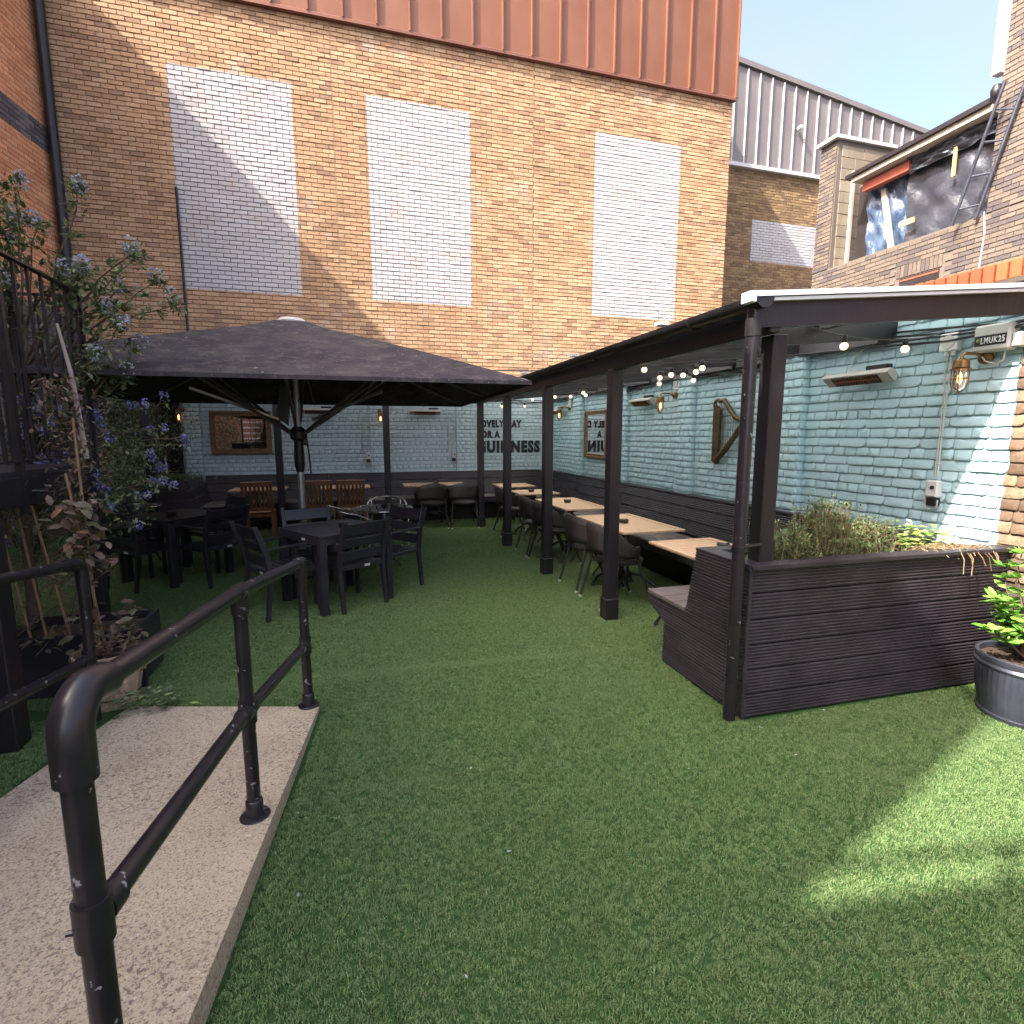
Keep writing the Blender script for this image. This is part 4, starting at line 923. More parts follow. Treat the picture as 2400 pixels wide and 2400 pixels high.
# =================================================================== HANDRAILS
def handrail(label,A,B,C,tops,mids,feet,r=.0265):
    t=thing('handrail',label,'handrail',(A[0],A[1],0)); W=Matrix.Translation((-A[0],-A[1],0))
    def q(n_,mb,sm=40):
        o=mb.ob(n_,'pipe',t,smooth=sm); o.matrix_local=W; return o
    P=[Vector((p[0],p[1],z)) for p,z in zip((A,B,C),tops)]; Mm=[Vector((p[0],p[1],z)) for p,z in zip((A,B,C),mids)]
    d=(P[1]-P[0]).normalized()
    if len(P)>1:
        q('top_rail',MB().tube([P[0]+d*.07,P[1],P[-1]],r,18)); q('mid_rail',MB().tube([Mm[0],Mm[1],Mm[-1]],r,18))
    for i,(p,f) in enumerate(zip((A,B,C),feet)):
        if p is None: continue
        top=tops[i]-(.085 if i==0 else .02)
        q('post',MB().tube([(p[0],p[1],f),(p[0],p[1],top)],r,18))
        fl=q('flange',MB().lathe((p[0],p[1],f-.004),[(.058,0),(.060,.006),(.056,.011),(.034,.014),(.034,.075),(.030,.080),(r,.081)],20))
        for s_ in(-1,1):
            o=MB().lathe((p[0]+s_*.044,p[1]-s_*.008,f+.007),[(.008,0),(.008,.006),(.004,.008)],6).ob('bolt','pipe',fl)
        m=Mm[i]; q('tee_collar',MB().tube([(m.x,m.y,m.z-.048),(m.x,m.y,m.z+.048)],r*1.28,18))
        dd=(Mm[1]-Mm[0]).normalized(); 
        for s_ in ((1,) if i==0 else (-1,1) if i==1 else (-1,)): q('tee_socket',MB().tube([m+dd*s_*.018,m+dd*s_*.072],r*1.27,18))
        q('grub_screw',MB().lathe((m.x-r*1.1,m.y-.012,m.z-.01),[(.006,0),(.006,.012)],6,Matrix.Rotation(-math.pi/2,3,'Y')))
        if i==1:
            q('tee_socket',MB().tube([P[1]-d*.045,P[1]+(P[-1]-P[1]).normalized()*.045],r*1.27,18)); q('tee_collar',MB().tube([P[1]-Vector((0,0,.085)),P[1]-Vector((0,0,.01))],r*1.27,18))
        if i==2:
            q('end_cap',MB().lathe((P[2].x,P[2].y,P[2].z-.09),[(r*1.27,0),(r*1.27,.09),(r*1.2,.105),(r*.7,.118),(.002,.12)],16)); 
            d2=(P[2]-P[1]).normalized(); q('tee_socket',MB().tube([P[2]-d2*.075,P[2]-d2*.01],r*1.27,18))
    # elbow at the near end
    e=[P[0]-Vector((0,0,.155)),P[0]-Vector((0,0,.085))]; R_=.072
    for k in range(1,9):
        a=math.pi/2*k/8; e.append(P[0]-Vector((0,0,R_))+Vector((d.x,d.y,0)).normalized()*R_*(1-math.cos(a))+Vector((0,0,R_*math.sin(a))))
    e.append(P[0]+d*.13)
    q('elbow',MB().tube(e,r*1.40,20),60)
    return t
handrail('black pipe handrail running along the right edge of the concrete ramp',(-.530,1.14),(-.450,2.26),(-.318,3.29),(1.155,1.043,.915),(.70,.548,.413),(rampz(1.14),rampz(2.26),.034))
t=thing('handrail','black pipe handrail on the left edge of the ramp by the climbing plant','handrail',(-1.46,3.45,0)); W=Matrix.Translation((1.46,-3.45,0))
for n_,pts,r_ in (('top_rail',[(-1.465,3.40,.955),(-1.53,2.6,1.05),(-1.62,1.4,1.19)],.0265),('mid_rail',[(-1.475,3.42,.40),(-1.53,2.6,.50),(-1.62,1.4,.64)],.0265),('post',[(-1.475,3.45,.03),(-1.462,3.45,.87)],.0265),('elbow',[(-1.462,3.45,.80),(-1.462,3.45,.87),(-1.463,3.445,.92),(-1.465,3.42,.95),(-1.467,3.38,.957),(-1.475,3.32,.965)],.033),('tee_collar',[(-1.472,3.45,.36),(-1.472,3.45,.45)],.033),('tee_socket',[(-1.473,3.43,.402),(-1.478,3.36,.41)],.033)):
    o=MB().tube(pts,r_,16).ob(n_,'pipe',t,smooth=50); o.matrix_local=W

# =================================================================== RAISED DECK WITH BALUSTRADE
st=thing('raised_landing','black timber landing on posts with iron balustrade at the left edge','landing',(-1.87,3.9,0)); W=Matrix.Translation((1.87,-3.9,0))
def sq(n_,mb,m='black',**k):
    o=mb.ob(n_,m,st,**k); o.matrix_local=W; return o
sq('fascia_beam',MB().cbox((-1.885,3.35,1.32),(.05,2.9,.175),.005)); sq('fascia_beam',MB().cbox((-2.6,4.79,1.32),(1.4,.05,.175),.005))
sq('deck_slab',MB().cbox((-2.43,3.3,1.42),(1.1,2.9,.035),.004),'alub')
sq('support_post',MB().cbox((-1.79,3.30,.62),(.10,.13,1.22),.005)); sq('support_post',MB().cbox((-1.90,4.72,.62),(.09,.09,1.22),.005)); sq('support_post',MB().cbox((-2.9,4.72,.62),(.09,.09,1.22),.005))
XB=-1.87
sq('top_rail',MB().poly([(XB-.022,2.2,2.66),(XB+.022,2.2,2.66),(XB+.022,2.2,2.672),(XB-.022,2.2,2.672)],(0,2.64,.0)),'iron'); sq('bottom_rail',MB().box((XB,3.45,1.495),(.03,2.7,.014)),'iron')
sq('top_rail',MB().box((-2.45,4.83,2.64),(1.2,.03,.014)),'iron'); sq('bottom_rail',MB().box((-2.45,4.83,1.50),(1.2,.03,.014)),'iron')
y=2.50
while y<4.80:
    if abs(y-3.86)>.06: sq('baluster',MB().box((XB,y,2.08),(.016,.016,1.165)),'iron')
    y+=.1515
for (x,y_,w_) in ((XB,3.84,.034),(XB,4.82,.030),(-2.28,4.83,.034)): sq('newel_post',MB().box((x,y_,1.93 if y_<4 else 2.03),(w_,w_,1.48 if y_<4 else 1.27)),'iron')
for i in range(7):
    x=-2.0-i*.13
    if abs(x+2.28)>.05: sq('baluster',MB().box((x,4.83,2.07),(.014,.014,1.14)),'iron')
sq('fixing_bolt',MB().tube([(-1.855,3.90,1.315),(-1.80,3.93,1.31)],.009,6),'iron')

# =================================================================== PLANTS
Zu=Vector((0,0,1))
def branchpath(p,q,sag=.06,n=7,seed=0):
    rr=random.Random(seed); p=Vector(p);q=Vector(q); L_=(q-p).length
    return [lerp(p,q,i/n)+Vector((rr.uniform(-1,1),rr.uniform(-1,1),rr.uniform(-1,1)))*.018*L_+Vector((0,0,sag*L_*math.sin(math.pi*i/n))) for i in range(n+1)]
def cluster(name,parent,c,r,m,n=16,rs=.012):
    b=MB(); rr=random.Random(int(c[0]*999+c[2]*77))
    for i in range(n):
        d=Vector((rr.gauss(0,1),rr.gauss(0,1),rr.gauss(0,1))).normalized(); p=Vector(c)+Vector((d.x*r*.8,d.y*r*.8,d.z*r)); s_=rs*rr.uniform(.7,1.3)
        t1=d.cross(Vector((.3,.5,.8))).normalized()*s_; t2=d.cross(t1).normalized()*s_
        b.add([p+t1,p+t2,p-t1,p-t2,p+d*s_*1.2],[(0,1,4),(1,2,4),(2,3,4),(3,0,4)])
    o=b.ob(name,m,parent); return o
cea=thing('flowering_shrub','tall ceanothus like shrub with lilac flower heads rising behind the landing railing','shrub',(-2.5,5.0,0))
WC_=Matrix.Translation((2.5,-5.0,0))
def cq(o): o.matrix_local=WC_; return o
Y0=4.9
tips=[(-2.29,2.67),(-1.85,2.85),(-1.50,2.95),(-1.62,2.71),(-1.34,2.74),(-1.25,2.64),(-1.56,2.40),(-2.07,3.28),(-2.20,3.12),(-1.80,3.38),(-2.04,3.06),(-1.66,2.52),(-1.53,2.30),(-2.33,3.26),(-2.27,3.02),(-1.95,2.78),(-1.75,2.75),(-1.42,2.90),(-2.45,2.9),(-1.72,2.18),(-1.62,2.08)]
bm=MB(); lm=MB(); rr=random.Random(9)
trunk=[(-2.55,5.15,0),(-2.5,5.1,.8),(-2.42,5.0,1.5),(-2.38,4.95,2.1),(-2.3,4.95,2.55)]
bm.tube(trunk,[.045,.04,.032,.024,.014],8)
for i,(x,z) in enumerate(tips):
    yy=Y0+rr.uniform(-.25,.15)-.1; s_=Vector(trunk[2 if z<2.6 else 3])+Vector((rr.uniform(-.05,.1),0,rr.uniform(-.3,.1)))
    pth=branchpath(s_,(x,yy,z),.05,8,i); bm.tube(pth,[.014-.0013*k for k in range(9)],5)
    for k in range(3,9):
        for _ in range(16 if k>4 else 8):
            p=pth[k]+rv()*.05; leaf(lm,p,(pth[k]-pth[k-1]).normalized()*.6+rv()*.9,Zu,rr.uniform(.04,.085),rr.uniform(.02,.038))
    for _ in range(70): p=Vector(pth[-1])+rv()*rr.uniform(.01,.085); leaf(lm,p,rv()+Vector((.2,0,.5)),Zu,rr.uniform(.025,.05),rr.uniform(.006,.014))
    if i%1==0: cq(cluster('flower_head',cea,(x+rr.uniform(-.02,.03),yy,z+.05),.055,'pale',34,.012))
# dense body, right and lower of the railing
for i in range(95):
    x=rr.uniform(-2.75,-1.55); z=rr.uniform(.9,2.15); yy=rr.uniform(4.9,5.6)
    if x>-1.75 and z>1.9: continue
    p0=(-2.5+rr.uniform(-.15,.15),5.2,max(.3,z-rr.uniform(.3,.7))); pth=branchpath(p0,(x,yy,z),.03,6,100+i)
    if i%2: bm.tube(pth,[.008-.0009*k for k in range(7)],4)
    for k in range(2,7):
        for _ in range(9): leaf(lm,pth[k]+rv()*.07,rv()+Vector((.25,-.2,.2)),Zu,rr.uniform(.03,.06),rr.uniform(.012,.024))
for i in range(44):
    a=rr.random(); x=-2.35+.95*a; z=rr.uniform(1.15,1.98); yy=4.72+rr.uniform(-.05,.25)
    cq(cluster('flower_head',cea,(x,yy,z),.033,'lillac',26,.0095))
    for _ in range(8): leaf(lm,Vector((x,yy,z-.04))+rv()*.04,rv(),Zu,.045,.02)
for (x,yy,z) in ((-1.36,4.7,1.70),(-1.24,4.72,1.62),(-1.22,4.72,1.57),(-1.47,4.7,1.52),(-1.50,4.66,1.20),(-1.55,4.6,.98),(-1.72,4.6,1.12),(-1.33,4.7,1.27),(-1.40,4.7,1.30)):
    cq(cluster('flower_head',cea,(x,yy,z),.028,'lillac',22,.009)); pth=branchpath((-1.9,4.95,z-.1),(x,yy,z),.05,6,int(z*100)); bm.tube(pth,.004,4)
    for k in range(2,7):
        for _ in range(4): leaf(lm,pth[k]+rv()*.03,rv(),Zu,.05,.022)
cq(bm.ob('branches','stem',cea,smooth=60)); o=cq(lm.ob('foliage','lceano',cea))
# climber in trough
tr=thing('trough_planter','low dark timber trough with bare twigs behind the left handrail','planter',(-1.75,4.1,0)); W=Matrix.Translation((1.75,-4.1,0))
for (c_,d_) in (((-1.74,3.91,.2),(.76,.025,.40)),((-1.80,4.37,.2),(.66,.025,.40)),((-2.12,4.14,.2),(.025,.44,.40)),((-1.415,4.12,.2),(.025,.50,.40))):
    o=MB().cbox(c_,d_,.004).ob('side_board','alub',tr); o.matrix_local=W
o=MB().box((-1.76,4.14,.33),(.68,.42,.02)).ob('soil','soil',tr); o.matrix_local=W
cl=thing('climbing_plant','bronze leaved climber on bamboo canes at the corner of the landing','plant',(-1.6,3.9,0)); W2=Matrix.Translation((1.6,-3.9,0))
for (p,q) in (((-2.0,4.0,.32),(-2.16,4.1,1.22)),((-1.92,4.0,.32),(-2.02,4.05,1.22)),((-1.78,3.98,.32),(-1.93,4.02,1.24)),((-1.55,3.88,.18),(-1.66,3.86,1.42)),((-1.60,3.9,.18),(-1.60,3.88,1.75)),((-1.70,3.92,.3),(-1.66,3.9,1.3))):
    o=MB().tube([p,lerp(p,q,.33),lerp(p,q,.66),q],.0085,7).ob('cane','cane',cl,smooth=60); o.matrix_local=W2
o=MB().tube([(-1.64,4.1,1.5),(-1.66,4.08,2.0),(-1.70,4.06,2.32)],[.016,.013,.008],7).ob('bare_stem','birch',cl,smooth=60); o.matrix_local=W2
tw=MB()
for i in range(70):
    p=Vector((rr.uniform(-2.15,-1.75),rr.uniform(3.95,4.3),rr.uniform(.4,1.2))); d=Vector((rr.uniform(-.4,.2),rr.uniform(-.2,.2),rr.uniform(-.25,.35)))
    tw.tube(branchpath(p,p+d,.05,4,i+500),.0028,4)
for i in range(36):
    p=Vector((rr.uniform(-2.6,-1.9),rr.uniform(4.85,5.2),rr.uniform(1.5,2.5))); d=Vector((rr.uniform(-.5,.5),rr.uniform(-.2,.2),rr.uniform(-.3,.4))); tw.tube(branchpath(p,p+d,.05,4,i+600),.004,4)
o=tw.ob('twigs','stem',cl); o.matrix_local=W2; o['kind']='stuff'
lv=[]
for k in range(5):
    b=MB(); leaf(b,(0,0,0),(0,1,0),Zu,1,.42+.05*k,.12+.08*k); lv.append(b.mesh('leaf','lpurple',60))
def onleaf(parent,W,p,d,l,meshes):
    d=Vector(d).normalized(); x=d.cross(Zu); x=x.normalized() if x.length>.05 else Vector((1,0,0)); z=x.cross(d)
    M=Matrix((( x.x,d.x,z.x),(x.y,d.y,z.y),(x.z,d.z,z.z)))@Matrix.Rotation(rr.uniform(-.7,.7),3,'Y')@Matrix.Diagonal((l,l,l)); M=M.to_4x4(); M.translation=p
    o=bpy.data.objects.new('leaf',rr.choice(meshes)); col.objects.link(o); o.parent=parent; o.matrix_local=W@M
for i in range(290):
    h=rr.random()
    if i<200: z=rr.uniform(.75,1.27); sp=.15 if z<1.15 else .08; x=-1.60+rr.gauss(0,.5)*sp
    elif i<255: z=rr.uniform(.30,.62); x=-1.52+rr.uniform(-.12,.20)
    else: z=rr.uniform(.36,.5); x=rr.uniform(-2.05,-1.55)
    p=Vector((x,3.80+rr.uniform(-.12,.12),z)); onleaf(cl,W2,p,(rr.uniform(-1,1),rr.uniform(-.9,.2),rr.uniform(-.5,.6)),rr.uniform(.05,.09),lv)
fm=MB()
for i in range(420):
    z=rr.uniform(1.2,2.0); x=-1.68+rr.gauss(0,.07)+(2-z)*.05; fm_p=Vector((x,3.95+rr.uniform(-.1,.1),z)); leaf(fm,fm_p,rv(),Zu,rr.uniform(.03,.06),rr.uniform(.014,.024))
for i in range(160): leaf(fm,Vector((rr.uniform(-1.56,-1.30),rr.uniform(3.6,3.8),rr.uniform(.20,.48))),rv(),Zu,rr.uniform(.04,.06),.022)
o=fm.ob('foliage','lpurple',cl); o.matrix_local=W2
ba=thing('wooden_tub','pale wooden half barrel tub at the top of the ramp','tub',(-1.50,3.74,0))
for i in range(14):
    a=2*math.pi*i/14; b=MB(); hw=.040
    pts=[]
    for (r_,z_) in ((.135,0),(.165,.16),(.175,.34)):
        for s_ in(-1,1): pts.append((r_*math.cos(a)-s_*hw*r_/.16*math.sin(a)*.9,r_*math.sin(a)+s_*hw*r_/.16*math.cos(a)*.9,z_))
    b.add(pts,[(0,1,3,2),(2,3,5,4)]); me=b.mesh('stave','barrel'); o=put('stave',me,ba); sd=o.modifiers.new('t','SOLIDIFY'); sd.thickness=.012
for z_,r_ in ((.07,.152),(.27,.178)): MB().tube([(r_*math.cos(a),r_*math.sin(a),z_) for a in [2*math.pi*k/24 for k in range(25)]],.005,5,False).ob('hoop','iron',ba)
MB().lathe((0,0,.28),[(.155,0),(.01,.01)],16).ob('soil','soil',ba)
tag(MB().lathe((-1.55,3.60,.26),[(.02,0),(.05,.01),(.06,.05),(.03,.075),(.05,.09),(.01,.10)],14,Matrix.Rotation(-1.2,3,'Y')).ob('clay_pot','terra',smooth=60),'small terracotta pot lying behind the left handrail post','pot')
iv=MB()
for i in range(130):
    p=Vector((rr.uniform(-1.42,-1.10),rr.uniform(3.45,3.62),rr.uniform(.03,.14))); leaf(iv,p,(rr.uniform(-1,1),rr.uniform(-1,.3),rr.uniform(0,.5)),Zu,rr.uniform(.025,.045),rr.uniform(.022,.035))
tag(iv.ob('ivy','lceano'),'low ivy growing round the foot of the wooden tub','ivy')
tag(MB().add(*(lambda b:(b.v,b.f))((lambda b:(leaf(b,(-1.02,3.52,.035),(1,-.2,.1),Zu,.06,.03),b)[1])(MB()))).ob('fallen_leaf','lgeran'),'single pale yellow leaf fallen at the top edge of the ramp','leaf')
# dark climber mass at the door, tree in the rear left planter
bg_=MB()
for i in range(1500):
    x=rr.uniform(-3.9,-2.95); z=rr.uniform(.9,2.4)
    if x>-3.1 and rr.random()<.5: continue
    leaf(bg_,(x,rr.uniform(10.3,10.8),z),rv(),Zu,rr.uniform(.05,.09),rr.uniform(.02,.035))
for i in range(2600):
    x=rr.uniform(-4.3,-2.9); z=rr.uniform(.4,2.1-(x+4.3)*.45); leaf(bg_,(x,rr.uniform(7.6,9.2),z),rv(),Zu,rr.uniform(.05,.10),rr.uniform(.02,.04))
tag(bg_.ob('dark_shrub','lceano'),'dark shrub mass along the left side in front of the stone wall','shrub')
sr=thing('standard_tree','small bare stemmed standard tree in the rear left planter','tree',(-2.98,10.2,.85))
MB().tube([(0,0,0),(.01,0,.25),(0,0,.45)],[.022,.018,.012],7).ob('trunk','birch',sr,smooth=50)
b=MB(); 
for i in range(10): b.tube(branchpath((0,0,.42),(rr.uniform(-.3,.3),rr.uniform(-.1,.1),rr.uniform(.6,1.1)),.03,4,i+900),.005,4)
b.ob('branches','stem',sr); b=MB()
for i in range(700): leaf(b,(rr.gauss(.1,.22),rr.gauss(0,.12),rr.gauss(.85,.25)),rv(),Zu,.045,.013)
b.ob('crown','lceano',sr)
lp=thing('low_plants','low tufted plants with yellow flowers in the rear left planter','plant',(-2.85,10.15,.86)); b=MB()
for i in range(900): a=rr.uniform(0,6.28); leaf(b,(rr.gauss(0,.22),rr.gauss(0,.12),rr.uniform(0,.12)),(math.cos(a),math.sin(a),rr.uniform(.2,1.4)),Zu,rr.uniform(.05,.11),.011)
b.ob('foliage','lherb',lp); b=MB()
for i in range(20): leaf(b,(rr.gauss(.05,.15),rr.gauss(-.03,.1),.19),(rr.uniform(-1,1),-1,.3),Zu,.03,.03)
b.ob('blossom','yflower',lp)
# herbs and trailing plants in the near planter
def herb(label,cx,w_,h,n,m,dn=0.0):
    t=thing('herb_bush',label,'plant',(cx,2.68,.86)); b=MB(); sb=MB()
    for i in range(n):
        x=rr.gauss(0,w_*.42); y_=rr.uniform(-.15,.15); hh=h*math.exp(-(x/w_)**2)*rr.uniform(.45,1.0)
        base=Vector((x*.85,y_,0)); tip=Vector((x+rr.uniform(-.05,.05),y_+rr.uniform(-.05,.05),hh)); pth=branchpath(base,tip,.0,4,i+1200); sb.tube(pth,.0018,3)
        for k in range(1,5):
            for _ in range(5): d=Vector((rr.uniform(-1,1),rr.uniform(-1,1),rr.uniform(.1,1.1))); leaf(b,pth[k]+rv()*.008,d,Zu,rr.uniform(.018,.034),rr.uniform(.006,.011))
    b.ob('foliage',m,t); sb.ob('stems','ldry',t)
herb('tall grey green herb bush behind the corner post in the near planter',2.82,.26,.40,260,'lherb')
herb('lower grey green herb bush beside the corner post in the near planter',2.52,.18,.27,170,'lherb')
herb('smaller herb bush to the right of the tall one in the near planter',3.20,.17,.26,130,'lherb')
t=thing('pelargonium','pink flowered leafy plant with pale green leaves at the right end of the planter','plant',(3.62,2.66,.87)); b=MB()
for i in range(150):
    a=rr.uniform(0,6.28); r_=rr.uniform(0,.2); p=Vector((r_*math.cos(a)*1.4,r_*math.sin(a)*.6,rr.uniform(.02,.17))); leaf(b,p,(math.cos(a),math.sin(a),.3),Zu,rr.uniform(.035,.055),rr.uniform(.035,.05),.3)
b.ob('foliage','lgeran',t); cluster('blossom',t,(-.10,0,.20),.02,'pale',14,.008)
t=thing('dry_trailing_plant','dry straw coloured stems trailing over the right end of the planter rim','plant',(3.72,2.52,.88)); b=MB()
for i in range(150):
    p=Vector((rr.uniform(-.30,.22),rr.uniform(-.05,.12),rr.uniform(0,.04))); q=p+Vector((rr.uniform(-.12,.12),rr.uniform(-.14,.04),rr.uniform(-.02,.05))); b.tube(branchpath(p,q,.15,4,i+1500),.0022,4)
for x in (-.10,-.05,-.02,.03,.09,.12,.17,.20):
    j=rr.uniform(-.04,.05); dz=rr.uniform(.0,.10); b.tube([(x-j,-.02+rr.uniform(-.02,.03),.03),(x,-.12,.045+rr.uniform(0,.02)),(x+j*.5,-.160,.0),(x+j,-.168,-.03-dz)],rr.uniform(.002,.0035),5)
b.ob('stems','ldry',t)
# potted laurel
pt=thing('plant_pot','round ribbed dark metal pot at the right edge beside the planter','pot',(3.74,2.03,0))
n=144; pr=[(.205,0),(.215,.012),(.218,.03),(.205,.034),(.232,.17),(.238,.30),(.243,.305),(.248,.32),(.240,.335),(.246,.345),(.247,.372),(.238,.378),(.226,.372),(.222,.33),(.0,.325)]
vs=[];fs=[]
for (r_,z_) in pr:
    for k in range(n): 
        a=2*math.pi*k/n; q=r_+(.0035*(1 if k%3==0 else -.6) if .035<z_<.31 and r_>.2 else 0); vs.append((q*math.cos(a),q*math.sin(a),z_))
for i in range(len(pr)-1):
    for k in range(n): fs.append((i*n+k,i*n+(k+1)%n,(i+1)*n+(k+1)%n,(i+1)*n+k))
b=MB(); b.add(vs,fs); b.ob('pot','potm',pt,smooth=35)
b=MB(); b.lathe((0,0,.34),[(.222,0),(.01,.012)],20)
for i in range(90): a=rr.uniform(0,6.28); r_=rr.uniform(0,.2); b.cbox((r_*math.cos(a),r_*math.sin(a),.352),(rr.uniform(.012,.03),.012,.01),.002,rz=a)
b.ob('bark_mulch','soil',pt)
lt=thing('potted_laurel','bright green leafy evergreen growing in the dark metal pot','shrub',(3.74,2.03,.34)); sb=MB()
gl=[]
for k in range(5):
    b=MB(); leaf(b,(0,0,0),(0,1,0),Zu,1,.36+.04*k,.10+.07*k); gl.append(b.mesh('leaf','lgreen',70))
for i in range(22):
    a=rr.uniform(0,6.28); top=Vector((math.cos(a)*rr.uniform(.05,.30)-.06,math.sin(a)*rr.uniform(.05,.22),rr.uniform(.16,.80))); pth=branchpath((rr.uniform(-.04,.04),rr.uniform(-.04,.04),0),top,.06,7,i+1700); sb.tube(pth,[.008-.0008*k for k in range(8)],5)
    for k in range(3,8):
        for _ in range(7 if k<7 else 11):
            aa=rr.uniform(0,6.28); onleaf(lt,Matrix.Identity(4),pth[k],(math.cos(aa),math.sin(aa),rr.uniform(.1,.9)),rr.uniform(.055,.09),gl)
sb.ob('stems','stem',lt,smooth=60)
tag(MB().lathe((3.98,2.25,.34),[(.03,0),(.06,.04),(.07,.12),(.05,.19),(.02,.2)],14).ob('stone_ball','stone',smooth=60),'small round grey stone ornament half hidden behind the potted laurel','ornament')
t=thing('glass_table','round glass topped table half hidden by the lilac shrub','table',(-2.75,8.0,0))
MB().lathe((0,0,.735),[(.30,0),(.305,.004),(.30,.008)],28).ob('table_top','tglass',t); MB().tube([(.305*math.cos(a),.305*math.sin(a),.735) for a in [2*math.pi*k/30 for k in range(31)]],.009,6,False).ob('rim','chrome',t)
for k in range(3):
    a=k*2.09; MB().tube([(.26*math.cos(a),.26*math.sin(a),.73),(.12*math.cos(a),.12*math.sin(a),.35),(.26*math.cos(a),.26*math.sin(a),0)],.012,6).ob('leg','iron',t,smooth=50)

# =================================================================== WALL FITTINGS
def heater(label,p,rz,s_=1):
    t=thing('wall_heater',label,'heater',p,rz,'beige electric patio heaters on the painted walls')
    M=Matrix.Rotation(math.radians(-38),3,'X')   # local: x along wall, -y out from wall
    b=MB(); L_=.60; 
    pr=[(-.055,.0),(-.045,.05),(.0,.068),(.05,.05),(.06,.0)]
    vs=[Vector((-L_/2,-.13,0))+M@Vector((0,a,c_)) for a,c_ in pr]+[Vector((L_/2,-.13,0))+M@Vector((0,a,c_)) for a,c_ in pr]
    b.add(vs,[(0,1,2,3,4),(9,8,7,6,5)]+[(i,5+i,6+i,i+1) for i in range(4)]); b.ob('casing','heater',t)
    b=MB(); c0=Vector((0,-.13,0)); b.box(c0+M@Vector((0,.002,.0)),(L_-.02,.105,.006),m=M); b.ob('reflector','heater',t)
    b=MB(); b.box(c0+M@Vector((0,.002,-.006)),(L_*.70,.085,.006),m=M); b.ob('element_recess','dark',t)
    for i in range(16): MB().box(c0+M@Vector((-.19+i*.0255,.002,-.012)),(.004,.088,.004),m=M).ob('grille_bar','brass',t)
    MB().tube([c0+M@Vector((-.20,.0,-.010)),c0+M@Vector((.20,.0,-.010))],.006,6).ob('element','redst',t)
    MB().cbox((.17 ,-.10,.085),(.19,.06,.035),.006).ob('control_box','stone' if 0 else 'iron',t)
    MB().cbox((0,-.05,.03),(.05,.10,.03),.004).ob('bracket','offw',t)
    MB().tube([(-.02,-.10,.07),(-.10,-.09,.10),(-.11,-.05,.18),(-.03,-.04,.26)],.006,6).ob('flex','offw',t,smooth=60)
HR=-math.pi/2
for y,lab in ((3.55,'beige electric heater on the right wall nearest us, above the planter herbs'),(7.02,'beige electric heater on the right wall beside the mirror post'),(10.38,'beige electric heater on the right wall nearest the lettering')): heater(lab,(4.09,y,2.09),HR)
for x,lab in ((-.62,'beige electric heater on the back wall behind the parasol pole'),(1.39,'beige electric heater on the back wall left of the lettering')): heater(lab,(x,10.98,2.07),0)
def lantern(label,p,rz):
    t=thing('bulkhead_lantern',label,'lantern',p,rz,'brass ship style lanterns on the painted walls')
    # local -y out from wall; arm reaches out then lamp hangs
    MB().lathe((0,-.0,.0),[(.045,0),(.045,.02),(.03,.04),(.01,.045)],16,Matrix.Rotation(math.pi/2,3,'X')).ob('back_plate','brass',t,smooth=40)
    MB().tube([(0,-.03,0),(0,-.10,.02),(0,-.20,.02),(0,-.225,.0),(0,-.225,-.03)],.011,8).ob('arm','brass',t,smooth=60)
    c=(0,-.225,0)
    MB().lathe(c,[(.02,-.015),(.045,-.03),(.048,-.075),(.042,-.08)],18).ob('cap','brass',t,smooth=40)
    g=MB().lathe(c,[(.060,-.082),(.060,-.090)],18).ob('collar','brass',t)
    MB().lathe(c,[(.036,-.088),(.038,-.17),(.030,-.205),(.012,-.222),(.001,-.226)],16).ob('glass_jar','glass',t,smooth=60)
    MB().lathe(c,[(.004,-.10),(.016,-.12),(.021,-.15),(.014,-.175),(.002,-.185)],12).ob('bulb','warm',t,smooth=60)
    for k in range(4):
        a=k*math.pi/2+.5; MB().tube([(.046*math.cos(a),-.225+.046*math.sin(a),-.08),(.046*math.cos(a),-.225+.046*math.sin(a),-.17),(.034*math.cos(a),-.225+.034*math.sin(a),-.215),(0,-.225,-.236)],.0042,5).ob('cage_bar','brass',t,smooth=60)
    MB().tube([(.047*math.cos(a),-.225+.047*math.sin(a),-.145) for a in [2*math.pi*k/16 for k in range(17)]],.004,5,False).ob('cage_ring','brass',t)
for y,lab in ((2.68,'brass lantern on the right wall nearest us beside the white cables'),(6.33,'brass lantern on the right wall past the second heater'),(9.95,'brass lantern on the right wall near the lettering corner')): lantern(lab,(4.085,y,2.16),HR)
for x,lab in ((.526,'brass lantern on the back wall between the two heaters'),(-2.867,'brass lantern on the back wall left of the gilt mirror')): lantern(lab,(x,10.93,2.09),0)
def conduit(label,p,rz,dz,h):
    """white twin cable run with a socket box at its foot; local x along wall, -y out"""
    t=thing('wall_socket',label,'socket',p,rz,'white cable runs with socket boxes on the painted walls')
    for s_ in(-1,1): MB().tube([(s_*.010,-.022,h),(s_*.022,-.026,h-.10),(s_*.009,-.024,h-.25),(s_*.008,-.024,.10)],.0055,6).ob('cable','offw',t,smooth=60)
    for k in range(4): MB().cbox((0,-.026,.2+k*(h-.35)/3),(.045,.016,.008),.002).ob('clip','offw',t)
    MB().cbox((dz,-.035,.02),(.085,.06,.12),.008).ob('socket_box','zincl',t); MB().lathe((dz+.01,-.066,.03),[(.014,0),(.014,.006)],10,Matrix.Rotation(math.pi/2,3,'X')).ob('knob','iron',t)
    MB().cbox((dz,-.03,-.075),(.07,.05,.06),.006).ob('lower_box','iron',t)
    MB().tube([(dz-.045,-.03,.0),(dz-.055,-.035,-.09),(dz-.02,-.035,-.135),(dz+.03,-.035,-.11),(dz+.035,-.035,-.06)],.006,6).ob('loop','offw',t,smooth=60)
conduit('white twin cable and grey socket box on the near right wall by the sunlit patch',(4.08,2.90,1.24),HR,-.0,.95)
